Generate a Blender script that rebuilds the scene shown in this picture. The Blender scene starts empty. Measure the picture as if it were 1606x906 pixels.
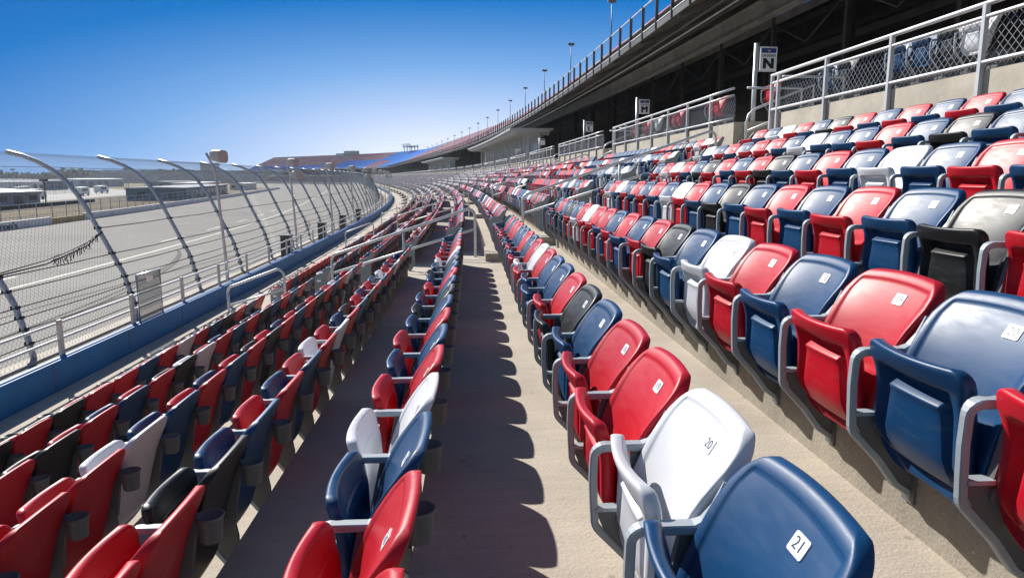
import bpy, math, random
from mathutils import Vector, Matrix
random.seed(7)
R_ = math.radians
C = bpy.context.scene.collection
sc = bpy.context.scene

# ------------------------------------------------------------------ materials
def mat(name, col, rough=0.6, metal=0.0, var=0.12, scale=6.0, bump=0.0, bscale=60.0, spec=0.5, objvar=0.0, dirt=None, dscale=1.5, coat=0.0):
    m = bpy.data.materials.new(name); m.use_nodes = True
    nt = m.node_tree; N = nt.nodes; L = nt.links
    b = N['Principled BSDF']
    b.inputs['Roughness'].default_value = rough
    b.inputs['Metallic'].default_value = metal
    b.inputs['Specular IOR Level'].default_value = spec
    b.inputs['Coat Weight'].default_value = coat
    tc = N.new('ShaderNodeTexCoord')
    n1 = N.new('ShaderNodeTexNoise'); n1.inputs['Scale'].default_value = scale; n1.inputs['Detail'].default_value = 6
    L.new(tc.outputs['Object'], n1.inputs['Vector'])
    mr = N.new('ShaderNodeMapRange'); mr.inputs[3].default_value = 1-var; mr.inputs[4].default_value = 1+var
    mr.inputs[1].default_value = .3; mr.inputs[2].default_value = .7
    L.new(n1.outputs['Fac'], mr.inputs[0])
    mx = N.new('ShaderNodeVectorMath'); mx.operation = 'SCALE'
    mx.inputs[0].default_value = col[:3]; L.new(mr.outputs[0], mx.inputs['Scale'])
    out = mx.outputs[0]
    if objvar:
        oi = N.new('ShaderNodeObjectInfo'); m2 = N.new('ShaderNodeMapRange'); m2.inputs[3].default_value = 1-objvar; m2.inputs[4].default_value = 1+objvar
        L.new(oi.outputs['Random'], m2.inputs[0])
        v2 = N.new('ShaderNodeVectorMath'); v2.operation = 'SCALE'; L.new(out, v2.inputs[0]); L.new(m2.outputs[0], v2.inputs['Scale']); out = v2.outputs[0]
    if dirt:
        n2 = N.new('ShaderNodeTexNoise'); n2.inputs['Scale'].default_value = dscale; n2.inputs['Detail'].default_value = 8; n2.inputs['Roughness'].default_value = .65
        L.new(tc.outputs['Object'], n2.inputs['Vector'])
        cr = N.new('ShaderNodeMapRange'); cr.inputs[1].default_value = .48; cr.inputs[2].default_value = .72; cr.inputs[4].default_value = dirt[3]
        L.new(n2.outputs['Fac'], cr.inputs[0])
        mm = N.new('ShaderNodeMix'); mm.data_type = 'RGBA'; L.new(cr.outputs[0], mm.inputs[0]); L.new(out, mm.inputs[6]); mm.inputs[7].default_value = (*dirt[:3], 1)
        out = mm.outputs[2]
    L.new(out, b.inputs['Base Color'])
    if bump:
        n3 = N.new('ShaderNodeTexNoise'); n3.inputs['Scale'].default_value = bscale; n3.inputs['Detail'].default_value = 5
        L.new(tc.outputs['Object'], n3.inputs['Vector'])
        bp = N.new('ShaderNodeBump'); bp.inputs['Strength'].default_value = bump; bp.inputs['Distance'].default_value = .01
        L.new(n3.outputs['Fac'], bp.inputs['Height']); L.new(bp.outputs[0], b.inputs['Normal'])
    return m

def plastic(name, col, dust):
    m = mat(name, col, rough=.45, var=.04, scale=9, bump=.04, bscale=420, spec=.35, objvar=.10)
    nt = m.node_tree; N = nt.nodes; L = nt.links; b = N['Principled BSDF']
    # fine scuffs and dust change the gloss
    tc = N['Texture Coordinate']
    n = N.new('ShaderNodeTexNoise'); n.inputs['Scale'].default_value = 14; n.inputs['Detail'].default_value = 9; n.inputs['Roughness'].default_value = .7
    mp = N.new('ShaderNodeMapping'); mp.inputs['Scale'].default_value = (1, .5, 2.2); L.new(tc.outputs['Object'], mp.inputs[0]); L.new(mp.outputs[0], n.inputs['Vector'])
    r = N.new('ShaderNodeMapRange'); r.inputs[1].default_value = .35; r.inputs[2].default_value = .7; r.inputs[3].default_value = .38; r.inputs[4].default_value = .50
    L.new(n.outputs['Fac'], r.inputs[0]); L.new(r.outputs[0], b.inputs['Roughness'])
    src = b.inputs['Base Color'].links[0].from_socket
    mm = N.new('ShaderNodeMix'); mm.data_type = 'RGBA'
    r2 = N.new('ShaderNodeMapRange'); r2.inputs[1].default_value = .5; r2.inputs[2].default_value = .85; r2.inputs[4].default_value = dust
    L.new(n.outputs['Fac'], r2.inputs[0]); L.new(r2.outputs[0], mm.inputs[0]); L.new(src, mm.inputs[6]); mm.inputs[7].default_value = (.42, .38, .34, 1)
    L.new(mm.outputs[2], b.inputs['Base Color'])
    return m

SEATM = {'red': plastic('red_plastic', (.47, .004, .016), .05), 'blue': plastic('blue_plastic', (.002, .046, .135), .05),
         'black': plastic('black_plastic', (.010, .012, .013), .06), 'white': plastic('white_plastic', (.62, .63, .67), .06)}
M = {}
M['frame'] = mat('frame_grey', (.33, .37, .40), .45, var=.08, scale=12, bump=.05, bscale=200, objvar=.05)
M['web'] = mat('frame_web_grey', (.12, .125, .13), .5, var=.1)
M['cup'] = mat('cup_grey', (.14, .155, .17), .5, var=.08, scale=12)
M['panel'] = mat('end_panel_grey', (.22, .25, .27), .5, var=.06)
M['plate'] = mat('plate_white', (.82, .83, .85), .35, var=.03)
M['ink'] = mat('ink', (.015, .03, .09), .5, var=.02)
M['galv'] = mat('galvanised', (.50, .53, .56), .38, metal=.55, var=.15, scale=5, bump=.03, bscale=80)
M['alu'] = mat('aluminium_rail', (.62, .63, .65), .4, metal=.25, var=.1, scale=4)
M['wire'] = mat('fence_wire', (.10, .115, .13), .6, var=.1)
M['mesh'] = mat('railing_mesh_wire', (.30, .31, .33), .4, metal=.6, var=.1)
M['cable'] = mat('dark_cable', (.02, .022, .025), .6, var=.2)
M['post'] = mat('fence_post_steel', (.42, .48, .55), .45, metal=.3, var=.2, scale=3)
M['bluepaint'] = mat('blue_wall_paint', (.0, .13, .38), .55, var=.12, spec=.3, scale=2.5, bump=.15, bscale=30, dirt=(.03, .10, .24, .4), dscale=3)
M['whitep'] = mat('white_post_paint', (.55, .54, .52), .55, var=.1, dirt=(.3, .27, .23, .6), dscale=5)
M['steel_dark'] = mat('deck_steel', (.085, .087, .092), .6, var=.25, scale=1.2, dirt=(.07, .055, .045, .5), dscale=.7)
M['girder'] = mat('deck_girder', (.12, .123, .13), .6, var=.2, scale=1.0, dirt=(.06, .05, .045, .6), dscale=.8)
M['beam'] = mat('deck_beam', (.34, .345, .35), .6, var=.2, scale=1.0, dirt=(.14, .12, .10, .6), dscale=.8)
M['deckrail'] = mat('deck_rail_dark', (.07, .08, .09), .45, metal=.4, var=.1)
M['canopy'] = mat('canopy_white', (.52, .53, .54), .5, var=.1, scale=1.5, dirt=(.3, .29, .27, .5), dscale=.8)
M['box'] = mat('cabinet_dark', (.05, .055, .06), .5, var=.15)
M['horn'] = mat('speaker_horn', (.46, .45, .43), .5, var=.12, scale=8)
M['asph'] = mat('track_asphalt', (.31, .295, .27), .95, spec=.15, var=.08, scale=.35, bump=.2, bscale=25, dirt=(.235, .222, .205, .8), dscale=.09)
M['line'] = mat('track_line', (.70, .66, .52), .7, var=.15, scale=3)
M['strip'] = mat('strip_ground', (.26, .21, .16), .9, var=.25, scale=1.4, bump=.5, bscale=18, dirt=(.12, .10, .085, .9), dscale=.9)
M['barrier'] = mat('barrier_white', (.62, .64, .66), .6, var=.12, scale=.5, dirt=(.35, .36, .38, .6), dscale=.4)
M['yellow'] = mat('barrier_tan', (.42, .32, .12), .7, var=.3, scale=.8)
M['grass'] = mat('dry_grass', (.17, .125, .06), .95, var=.35, scale=.12, bump=.4, bscale=3, dirt=(.085, .095, .04, .8), dscale=.035)
M['pave'] = mat('infield_pavement', (.40, .385, .36), .9, var=.12, scale=.06, dirt=(.26, .25, .24, .8), dscale=.03)
M['garage'] = mat('garage_wall', (.30, .34, .38), .6, var=.1, scale=.4)
M['garage2'] = mat('garage_blue', (.13, .20, .27), .6, var=.12, scale=.4)
M['roofw'] = mat('roof_white', (.78, .78, .76), .5, var=.06)
M['glassd'] = mat('dark_glass', (.02, .03, .04), .15, var=.02)
M['leaf'] = mat('far_foliage', (.045, .065, .035), .9, var=.4, scale=.08)
M['conc_wall'] = mat('wall_concrete', (.50, .455, .38), .85, var=.1, scale=3, bump=.25, bscale=40, dirt=(.30, .265, .215, .75), dscale=1.3)
M['stand_grey'] = mat('far_stand_grey', (.30, .32, .36), .8, var=.25, scale=.15)

def concrete(name, col, dark):
    m = mat(name, col, .88, var=.09, scale=2.2, bump=.35, bscale=75, dirt=(*dark, .75), dscale=.8)
    nt = m.node_tree; N = nt.nodes; L = nt.links; b = N['Principled BSDF']; tc = N['Texture Coordinate']
    src = b.inputs['Base Color'].links[0].from_socket
    # broom streaks along the row and fine speckle
    n = N.new('ShaderNodeTexNoise'); n.inputs['Scale'].default_value = 1.0; n.inputs['Detail'].default_value = 7; n.inputs['Roughness'].default_value = .7
    mp = N.new('ShaderNodeMapping'); mp.inputs['Scale'].default_value = (3, 26, 8); L.new(tc.outputs['Object'], mp.inputs[0]); L.new(mp.outputs[0], n.inputs['Vector'])
    sp = N.new('ShaderNodeTexNoise'); sp.inputs['Scale'].default_value = 180; sp.inputs['Detail'].default_value = 2; L.new(tc.outputs['Object'], sp.inputs['Vector'])
    r = N.new('ShaderNodeMapRange'); r.inputs[1].default_value = .3; r.inputs[2].default_value = .7; r.inputs[3].default_value = .90; r.inputs[4].default_value = 1.07; L.new(n.outputs['Fac'], r.inputs[0])
    r2 = N.new('ShaderNodeMapRange'); r2.inputs[1].default_value = .3; r2.inputs[2].default_value = .7; r2.inputs[3].default_value = .88; r2.inputs[4].default_value = 1.1; L.new(sp.outputs['Fac'], r2.inputs[0])
    mu = N.new('ShaderNodeMath'); mu.operation = 'MULTIPLY'; L.new(r.outputs[0], mu.inputs[0]); L.new(r2.outputs[0], mu.inputs[1])
    # small dark spots (gum, rust)
    vo = N.new('ShaderNodeTexVoronoi'); vo.inputs['Scale'].default_value = 5.5; vo.inputs['Randomness'].default_value = 1; L.new(tc.outputs['Object'], vo.inputs['Vector'])
    r3 = N.new('ShaderNodeMapRange'); r3.inputs[1].default_value = .05; r3.inputs[2].default_value = .09; r3.inputs[3].default_value = .72; r3.inputs[4].default_value = 1; L.new(vo.outputs['Distance'], r3.inputs[0])
    mu2 = N.new('ShaderNodeMath'); mu2.operation = 'MULTIPLY'; L.new(mu.outputs[0], mu2.inputs[0]); L.new(r3.outputs[0], mu2.inputs[1])
    v = N.new('ShaderNodeVectorMath'); v.operation = 'SCALE'; L.new(src, v.inputs[0]); L.new(mu2.outputs[0], v.inputs['Scale'])
    L.new(v.outputs[0], b.inputs['Base Color'])
    return m
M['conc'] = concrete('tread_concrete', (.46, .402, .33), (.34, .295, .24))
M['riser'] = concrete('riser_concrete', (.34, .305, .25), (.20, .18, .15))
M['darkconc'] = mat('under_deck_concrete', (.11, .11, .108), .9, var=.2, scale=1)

# ------------------------------------------------------------------ mesh builder
class MB:
    def __init__(s): s.v = []; s.f = []; s.m = []; s.mats = []; s.sm = []
    def mi(s, m):
        if m not in s.mats: s.mats.append(m)
        return s.mats.index(m)
    def add(s, vs, fs, m, smooth=False):
        o = len(s.v); s.v += [tuple(p) for p in vs]; k = s.mi(m)
        for f in fs: s.f.append(tuple(i+o for i in f)); s.m.append(k); s.sm.append(smooth)
    def hexa(s, p, m):  # 8 points: bottom 4 ccw, top 4
        s.add(p, [(3, 2, 1, 0), (4, 5, 6, 7), (0, 1, 5, 4), (1, 2, 6, 5), (2, 3, 7, 6), (3, 0, 4, 7)], m)
    def box(s, x0, x1, y0, y1, z0, z1, m, T=None):
        p = [(x0, y0, z0), (x1, y0, z0), (x1, y1, z0), (x0, y1, z0), (x0, y0, z1), (x1, y0, z1), (x1, y1, z1), (x0, y1, z1)]
        if T: p = [T(*q) for q in p]
        s.hexa(p, m)
    def tube(s, pts, r, m, n=8, closed=False, cap=True, radii=None):
        pts = [Vector(p) for p in pts]; k = len(pts); rings = []
        up = None
        for i, p in enumerate(pts):
            a = pts[i-1] if (i > 0 or closed) else p; b = pts[(i+1) % k] if (i < k-1 or closed) else p
            d = (b-a)
            if d.length < 1e-9: d = Vector((0, 0, 1))
            d.normalize()
            if up is None:
                up = Vector((0, 0, 1)) if abs(d.z) < .9 else Vector((0, 1, 0))
            sx = d.cross(up)
            if sx.length < 1e-4: sx = d.cross(Vector((1, 0, 0)))
            sx.normalize(); up2 = sx.cross(d).normalized(); up = up2
            rr = radii[i] if radii else r
            rings.append([p + sx*math.cos(2*math.pi*j/n)*rr + up2*math.sin(2*math.pi*j/n)*rr for j in range(n)])
        vs = [q for rg in rings for q in rg]; fs = []
        for i in range(k if closed else k-1):
            a = i*n; b = ((i+1) % k)*n
            for j in range(n): fs.append((a+j, a+(j+1) % n, b+(j+1) % n, b+j))
        if cap and not closed and n > 2:
            fs.append(tuple(range(n-1, -1, -1))); fs.append(tuple((k-1)*n+j for j in range(n)))
        s.add(vs, fs, m, smooth=n > 4)
    def prism(s, poly, y0, y1, m, T=None):  # polygon in (x,z) extruded along y
        n = len(poly)
        vs = [(x, y0, z) for x, z in poly]+[(x, y1, z) for x, z in poly]
        if T: vs = [T(*q) for q in vs]
        fs = [tuple(range(n)), tuple(range(2*n-1, n-1, -1))]+[(i, i+n, (i+1) % n+n, (i+1) % n) for i in range(n)]
        s.add(vs, fs, m)
    def mesh(s, name):
        me = bpy.data.meshes.new(name); me.from_pydata(s.v, [], s.f)
        for m in s.mats: me.materials.append(m)
        me.polygons.foreach_set('material_index', s.m); me.polygons.foreach_set('use_smooth', s.sm)
        me.validate(); me.update(); return me
    def build(s, name, parent=None, label=None):
        o = bpy.data.objects.new(name, s.mesh(name)); C.objects.link(o)
        if parent: o.parent = parent
        if label: o['label'] = label
        return o
def empty(name, loc=(0, 0, 0), rz=0):
    o = bpy.data.objects.new(name, None); C.objects.link(o); o.location = loc; o.rotation_euler = (0, 0, rz); o.empty_display_size = .1; return o
def tag(o, label=None, cat=None, group=None, kind=None):
    if label: o['label'] = label
    if cat: o['category'] = cat
    if group: o['group'] = group
    if kind: o['kind'] = kind
    return o
def fixn(me):
    import bmesh
    b = bmesh.new(); b.from_mesh(me); bmesh.ops.recalc_face_normals(b, faces=b.faces); b.to_mesh(me); b.free()

# ------------------------------------------------------------------ the stand's long curve
KEYS = [(-60, 0), (5, 0), (150, .160), (400, .185), (510, .74), (700, .80)]
def theta(s):
    for (a, ta), (b, tb) in zip(KEYS, KEYS[1:]):
        if s <= b: return ta+(tb-ta)*(s-a)/(b-a) if s > a else ta
    return KEYS[-1][1]
_tab = [(-60.0, 0.0, -60.0)]
_x, _y, _s = 0.0, -60.0, -60.0
while _s < 720:
    t = theta(_s+.25); _x -= math.sin(t)*.5; _y += math.cos(t)*.5; _s += .5; _tab.append((_s, _x, _y))
def path(s):
    i = min(max(int((s+60)/.5), 0), len(_tab)-2); a = _tab[i]; b = _tab[i+1]; f = (s-a[0])/.5
    return a[1]+(b[1]-a[1])*f, a[2]+(b[2]-a[2])*f
def P(d, s, z):
    x, y = path(s); t = theta(s)
    return Vector((x+math.cos(t)*d, y+math.sin(t)*d, z))
def srange(a, b, near=2.0):
    out = [a]; s = a
    while s < b:
        st = near if s < 60 else (4 if s < 200 else 8)
        s = min(b, s+st); out.append(s)
    return out
def strip(mb, prof, ss, m):  # open profile [(d,z)...] swept along the curve
    n = len(prof); vs = []; fs = []
    for s in ss:
        for d, z in prof: vs.append(P(d, s, z))
    for i in range(len(ss)-1):
        for j in range(n-1):
            a = i*n+j; fs.append((a, a+1, a+n+1, a+n))
    mb.add(vs, fs, m)
def sweepbox(mb, d0, d1, z0, z1, ss, m):  # solid bar along the curve
    vs = []; fs = []
    for s in ss: vs += [P(d0, s, z0), P(d1, s, z0), P(d1, s, z1), P(d0, s, z1)]
    k = len(ss)
    for i in range(k-1):
        for j in range(4): a = i*4; fs.append((a+j, a+(j+1) % 4, a+4+(j+1) % 4, a+4+j))
    fs += [(3, 2, 1, 0), tuple((k-1)*4+j for j in range(4))]
    mb.add(vs, fs, m)

D = .832; X0 = -.245; TZ = -1.42
def rz_(i): return TZ+(.275*i if i >= 0 else -.212+.281*(i+1))           # tread height of row i (0 = the camera's walkway)
def redge(i): return X0+D*(i+1)                             # riser face at the back of tread i
ROWS = list(range(-5, 6))
ORD = ['first', 'second', 'third', 'fourth', 'fifth', 'sixth', 'seventh', 'eighth', 'ninth', 'tenth', 'eleventh', 'twelfth', 'thirteenth', 'fourteenth', 'fifteenth',
       'sixteenth', 'seventeenth', 'eighteenth', 'nineteenth', 'twentieth', 'twenty-first', 'twenty-second', 'twenty-third', 'twenty-fourth', 'twenty-fifth', 'twenty-sixth', 'twenty-seventh',
       'twenty-eighth', 'twenty-ninth', 'thirtieth', 'thirty-first', 'thirty-second', 'thirty-third', 'thirty-fourth', 'thirty-fifth', 'thirty-sixth', 'thirty-seventh', 'thirty-eighth', 'thirty-ninth', 'fortieth']
AIS = [(11.6+12.6*n, 13.0+12.6*n) for n in range(50)]       # aisles across the rows
WALKZ = -3.3; BX = -6.5

HAZE = .00016
# ------------------------------------------------------------------ camera
F = 1080.0; YAW = R_(3.2); PIT = R_(9.2)
cam = bpy.data.objects.new('camera', bpy.data.cameras.new('camera')); C.objects.link(cam); sc.camera = cam
cam.data.sensor_width = 36; cam.data.lens = 36*F/1606; cam.data.clip_end = 6000; cam.data.clip_start = .05
cam.rotation_euler = (R_(90)-PIT, 0, -YAW)
def project(p):
    x, y, z = p
    x1 = math.cos(YAW)*x-math.sin(YAW)*y; y1 = math.sin(YAW)*x+math.cos(YAW)*y
    d = math.cos(PIT)*y1-math.sin(PIT)*z; u = math.sin(PIT)*y1+math.cos(PIT)*z
    if d < .05: return None
    return 803+F*x1/d, 453-F*u/d, d

# ------------------------------------------------------------------ seat meshes (seat faces -x, row along y, riser face at x = 0, tread at z = 0)
def grid_shell(front, back, m, mb):
    nr, nc = len(front), len(front[0])
    vs = [p for r in front for p in r]+[p for r in back for p in r]
    o = nr*nc; fs = []
    for i in range(nr-1):
        for j in range(nc-1):
            a = i*nc+j
            fs.append((a, a+nc, a+nc+1, a+1)); fs.append((o+a, o+a+1, o+a+nc+1, o+a+nc))
    ring = [j for j in range(nc)]+[i*nc+nc-1 for i in range(1, nr)]+[(nr-1)*nc+j for j in range(nc-2, -1, -1)]+[i*nc for i in range(nr-2, 0, -1)]
    for a, b in zip(ring, ring[1:]+ring[:1]): fs.append((a, b, b+o, a+o))
    mb.add(vs, fs, m, True)
def sst(a, b, x):
    t = min(1, max(0, (x-a)/(b-a))); return t*t*(3-2*t)
def back_x(z):
    t = min(max((z-.268)/.547, 0), 1.1)
    return -.112+.030*t+.165*t**2.2                         # the sitter's side
def rear_x(z):
    t = min(max((z-.268)/.547, 0), 1.1)
    return -.066+.092*t+.075*t*t                            # the hollow shell behind it
def back_slope(z): return (back_x(z+.01)-back_x(z-.01))/.02
def backrest_mesh(m):
    zb, zt = .268, .820; W = .238
    ez = [0, .002, .005, .010, .018, .0265, .031, .0345, .044]
    zs = [zt-e for e in ez]+[.745, .71, .67, .63, .59, .565, .553, .545, .537, .529, .521, .513, .505, .497, .489, .47]+[.43, .385, .35, .325, .305, .288, .276, zb]
    eu = [0, .002, .005, .010, .018, .0265, .031, .0345, .044]
    fr = []; bk = []
    for z in zs:
        rt, rb = .080, .13
        w = W-.015*sst(.76, .60, z)
        if z > zt-rt: w = W-rt+math.sqrt(max(0, rt*rt-(z-(zt-rt))**2))
        if z < zb+rb: w = W-.015-rb+math.sqrt(max(0, rb*rb-(zb+rb-z)**2))
        us = [-(w-e) for e in eu]+[-(w-.044)*k for k in (.75, .5, .25)]+[0]+[(w-.044)*k for k in (.25, .5, .75)]+[w-e for e in reversed(eu)]
        rf = []; rb_ = []
        for y in us:
            u = y/W; e = min(w-abs(y), zt-z, z-zb)
            q = min(1, e/.011); rd = math.sqrt(max(0, 1-(1-q)**2))
            zz = z-.016*u*u*sst(.5, .85, z)
            x = back_x(z)-.020*abs(u)**2.1; wr = (.003+.022*sst(.80, .60, z))*abs(u)**3
            rec = .0045*sst(.029, .0335, min(w-abs(y), zt-z, 9))
            # lumbar crease across the lower third of the panel
            zc = .50+.05*(u*u)
            rec -= .005*sst(zc+.005, zc-.005, z)*sst(.03, .05, w-abs(y))
            rf.append((x-wr-.013*rd+rec, y, zz)); xr = rear_x(z)-.014*abs(u)**2.1; rb_.append((x-wr+(xr-x+wr)*(.35+.65*rd), y, zz))
        fr.append(rf); bk.append(rb_)
    mb = MB(); grid_shell(fr, bk, m, mb); me = mb.mesh('backrest'); fixn(me); return me
def pan_mesh(m):
    zb, zt = .315, .735; W = .212
    zs = [zt, zt-.003, zt-.010, zt-.02, zt-.035, .67, .655, .648, .632, .618, .612, .604, .596, .588, .582, .576, .566, .55, .52, .47, .42, .375, .345, .33, .322, zb]
    fr = []; bk = []
    for z in zs:
        rt, rb = .05, .07
        w = W-.012*sst(.68, .62, z)
        if z > zt-rt: w = W-rt+math.sqrt(max(0, rt*rt-(z-(zt-rt))**2))
        if z < zb+rb: w = W-.012-rb+math.sqrt(max(0, rb*rb-(zb+rb-z)**2))
        yp = .108+.035*(0.62-z)/.3; yp = min(yp, w-.055)
        g = min(yp+.045-.02*(.62-z)/.3, w-.030)
        half = [w, w-.003, w-.009, w-.018, g+.006, g, (g+yp)/2, yp+.004, yp-.001, yp-.007, yp*.66, yp*.33]
        us = [-y for y in half]+[0]+list(reversed(half))
        rf = []; rb_ = []
        for y in us:
            a = abs(y); e = min(w-a, zt-z, z-zb); q = min(1, e/.014); rd = math.sqrt(max(0, 1-(1-q)**2))
            x = -.178-.026*sst(.56, .74, z)-.01*(z-.5)+.045*sst(.43, .30, z)**1.4
            x += .012*(y/W)**2-.014*math.cos(min(1, a/W)*math.pi/2)*sst(.62, .74, z)
            inside = sst(g+.007, g-.001, a)*sst(.652, .644, z)*sst(.33, .36, z)
            panel = sst(yp+.005, yp-.002, a)*min(1, max(0, (.614-z)/.030))
            dep = .038*inside*(1-panel)*(.30+.70*sst(.34, .58, z))+.004*panel*inside
            dep -= .006*panel*sst(.560, .584, z)
            th = .020
            zz = .322+(z-.315)*.83-.008*(1-(a/W)**2)*sst(.6, .735, z)
            rf.append((x-.012*rd+dep, y, zz)); rb_.append((x+.012+th*rd-.010*math.cos(min(1, a/W)*math.pi/2), y, zz))
        fr.append(rf); bk.append(rb_)
    mb = MB(); grid_shell(fr, bk, m, mb); me = mb.mesh('seat_pan'); fixn(me); return me
def arc(cx, cz, r, a0, a1, n=6): return [(cx+r*math.cos(R_(a0+(a1-a0)*i/n)), cz+r*math.sin(R_(a0+(a1-a0)*i/n))) for i in range(n+1)]
def frame_mesh():
    mb = MB(); m = M['frame']
    # rim: flat bar bent from the backrest over the arm, down the front and back to the riser
    cl = [(.004, .712), (-.022, .655), (-.048, .618), (-.076, .606)]+arc(-.190, .572, .034, 90, 180, 5)+[(-.226, .50), (-.222, .42)]+arc(-.165, .370, .054, 175, 225, 4)+[(-.12, .245), (-.06, .165), (-.002, .125)]
    n = len(cl); th = .012
    def off(sign):
        out = []
        for i in range(n):
            a = cl[max(0, i-1)]; b = cl[min(n-1, i+1)]; dx, dz = b[0]-a[0], b[1]-a[1]; l = math.hypot(dx, dz); out.append((cl[i][0]-sign*dz/l*th, cl[i][1]+sign*dx/l*th))
        return out
    A = off(-1); B = off(1); hw = [.024]*n
    vs = []
    for i in range(n):
        w = (.006, .009, .016, .020, .020, .019, .018, .016, .014)[i] if i < 9 else .013
        for (x, z), sg in ((A[i], 1), (B[i], 1)):
            pass
        ox, oz = A[i]; ix, iz = B[i]
        # chamfered rectangular section
        c = .004
        mx, mz = (ix-ox), (iz-oz); l = math.hypot(mx, mz); mx /= l; mz /= l
        vs += [(ox, -w+c, oz), (ox, w-c, oz), (ox+mx*c, w, oz+mz*c), (ix-mx*c, w, iz-mz*c), (ix, w-c, iz), (ix, -w+c, iz), (ix-mx*c, -w, iz-mz*c), (ox+mx*c, -w, oz+mz*c)]
    fs = []
    for i in range(n-1):
        for j in range(8): fs.append((i*8+j, i*8+(j+1) % 8, i*8+8+(j+1) % 8, i*8+8+j))
    fs += [tuple(range(8)), tuple((n-1)*8+j for j in range(7, -1, -1))]
    mb.add(vs, fs, m)
    # web: thin plate, lower part solid, an upright behind the opening
    web = [(-.216, .40), (-.02, .40), (-.004, .30), (-.004, .135), (-.06, .175), (-.115, .25), (-.19, .335)]
    mb.prism(web, -.007, .007, M['web'])
    mb.prism([(-.150, .40), (-.01, .40), (.030, .66), (-.005, .68), (-.035, .61), (-.105, .61)], -.012, .012, M['web'])
    mb.box(-.215, -.145, -.018, .018, .40, .412, m)
    # hinge boss and bolts, wall plate
    for bx, bz, r in ((-.135, .37, .020), (-.10, .50, .006), (-.085, .56, .006), (-.10, .30, .007)):
        k = 10; vs = [(bx+r*math.cos(2*math.pi*i/k), y, bz+r*math.sin(2*math.pi*i/k)) for y in (-.02, .02) for i in range(k)]
        mb.add(vs, [tuple(range(k)), tuple(range(2*k-1, k-1, -1))]+[(i, i+k, (i+1) % k+k, (i+1) % k) for i in range(k)], M['cup'])
    mb.box(-.010, .0, -.030, .030, .10, .26, M['web'])
    # brackets that carry the two neighbouring backs
    mb.box(-.11, -.085, -.030, .030, .46, .475, m)
    me = mb.mesh('side_frame'); fixn(me); return me
def cup_mesh():
    mb = MB(); m = M['cup']; k = 16; cx, cz = .074, .658
    pr = [(.036, -.105), (.040, -.10), (.047, -.012), (.052, -.009), (.052, 0), (.047, 0), (.040, -.09), (0.0, -.092)]
    vs = [(cx+r*math.cos(2*math.pi*i/k), r*math.sin(2*math.pi*i/k), cz+z) for r, z in pr for i in range(k)]
    fs = [(a*k+i, a*k+(i+1) % k, a*k+k+(i+1) % k, a*k+k+i) for a in range(len(pr)-1) for i in range(k)]+[tuple(range(k))]
    mb.add(vs, fs, m, True)
    mb.box(-.0, .035, -.010, .010, cz-.07, cz-.03, m); mb.prism([(-.06, .56), (-.045, .55), (.01, .64), (-.01, .64)], -.014, .014, m)
    me = mb.mesh('cup_holder'); return me
def panel_mesh():
    mb = MB()
    poly = [(-.20, .22), (-.235, .36), (-.238, .54)]+arc(-.17, .60, .068, 180, 95, 5)+[(-.06, .70), (.02, .80), (.075, .805), (.07, .76), (.0, .60), (-.002, .14), (-.08, .12)]
    mb.prism(poly, -.014, .014, M['panel']); mb.box(-.19, -.12, -.0165, -.0142, .52, .56, M['plate']); mb.box(-.19, -.12, .0142, .0165, .52, .56, M['plate'])
    me = mb.mesh('end_panel'); fixn(me); return me

def text_geo(txt, size):
    cu = bpy.data.curves.new('t', 'FONT'); cu.body = txt; cu.size = size; cu.align_x = 'CENTER'; cu.align_y = 'CENTER'
    o = bpy.data.objects.new('t', cu); C.objects.link(o)
    dg = bpy.context.evaluated_depsgraph_get(); me = bpy.data.meshes.new_from_object(o.evaluated_get(dg))
    vs = [tuple(v.co) for v in me.vertices]; fs = [tuple(p.vertices) for p in me.polygons]
    bpy.data.objects.remove(o); bpy.data.curves.remove(cu); bpy.data.meshes.remove(me)
    return vs, fs
def textto(mb, txt, size, T, m, grow=0):
    vs, fs = text_geo(txt, size)
    for k in ([0] if not grow else [-grow, 0, grow]):
        mb.add([T(x+k, y, .0004*(k != 0)+(.0004 if k > 0 else 0)) for x, y, z in vs], fs, m)
_pl = {}
def plate_mesh(num):
    if num in _pl: return _pl[num]
    mb = MB(); zc, yc = .737, -.07; ms = back_slope(zc)
    nrm = Vector((-1, 0, ms)).normalized(); upv = Vector((ms, 0, 1)).normalized()
    xs = back_x(zc)-.020*abs(yc/.24)**2.1-.010*abs(yc/.24)**3-.0085-.0005
    base = Vector((xs, yc, zc-.001))
    def T(a, b, c): return base+Vector((0, -1, 0))*a+upv*b+nrm*(c+.0015)
    hw, hh, r = .027, .021, .005
    out = []
    for cx, cy, a0 in ((hw-r, hh-r, 0), (-hw+r, hh-r, 90), (-hw+r, -hh+r, 180), (hw-r, -hh+r, 270)):
        out += [(cx+r*math.cos(R_(a0+a)), cy+r*math.sin(R_(a0+a))) for a in (0, 30, 60, 90)]
    n = len(out)
    mb.add([T(a, b, 0.0015) for a, b in out]+[T(a, b, -.004) for a, b in out], [tuple(range(n))]+[(i, i+n, (i+1) % n+n, (i+1) % n) for i in range(n)], M['plate'])
    if num: textto(mb, str(num), .037, lambda a, b, c: T(a, b, .0022+c), M['ink'], 0)
    _pl[num] = mb.mesh('number_plate'); return _pl[num]

BACK = {c: backrest_mesh(m) for c, m in SEATM.items()}
PAN = {c: pan_mesh(m) for c, m in SEATM.items()}
FR, CUP, EP = frame_mesh(), cup_mesh(), panel_mesh()

# ------------------------------------------------------------------ colours of the seats, read off the photo (nearest seat first)
L_ = {'r': 'red', 'b': 'blue', 'k': 'black', 'w': 'white'}
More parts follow.
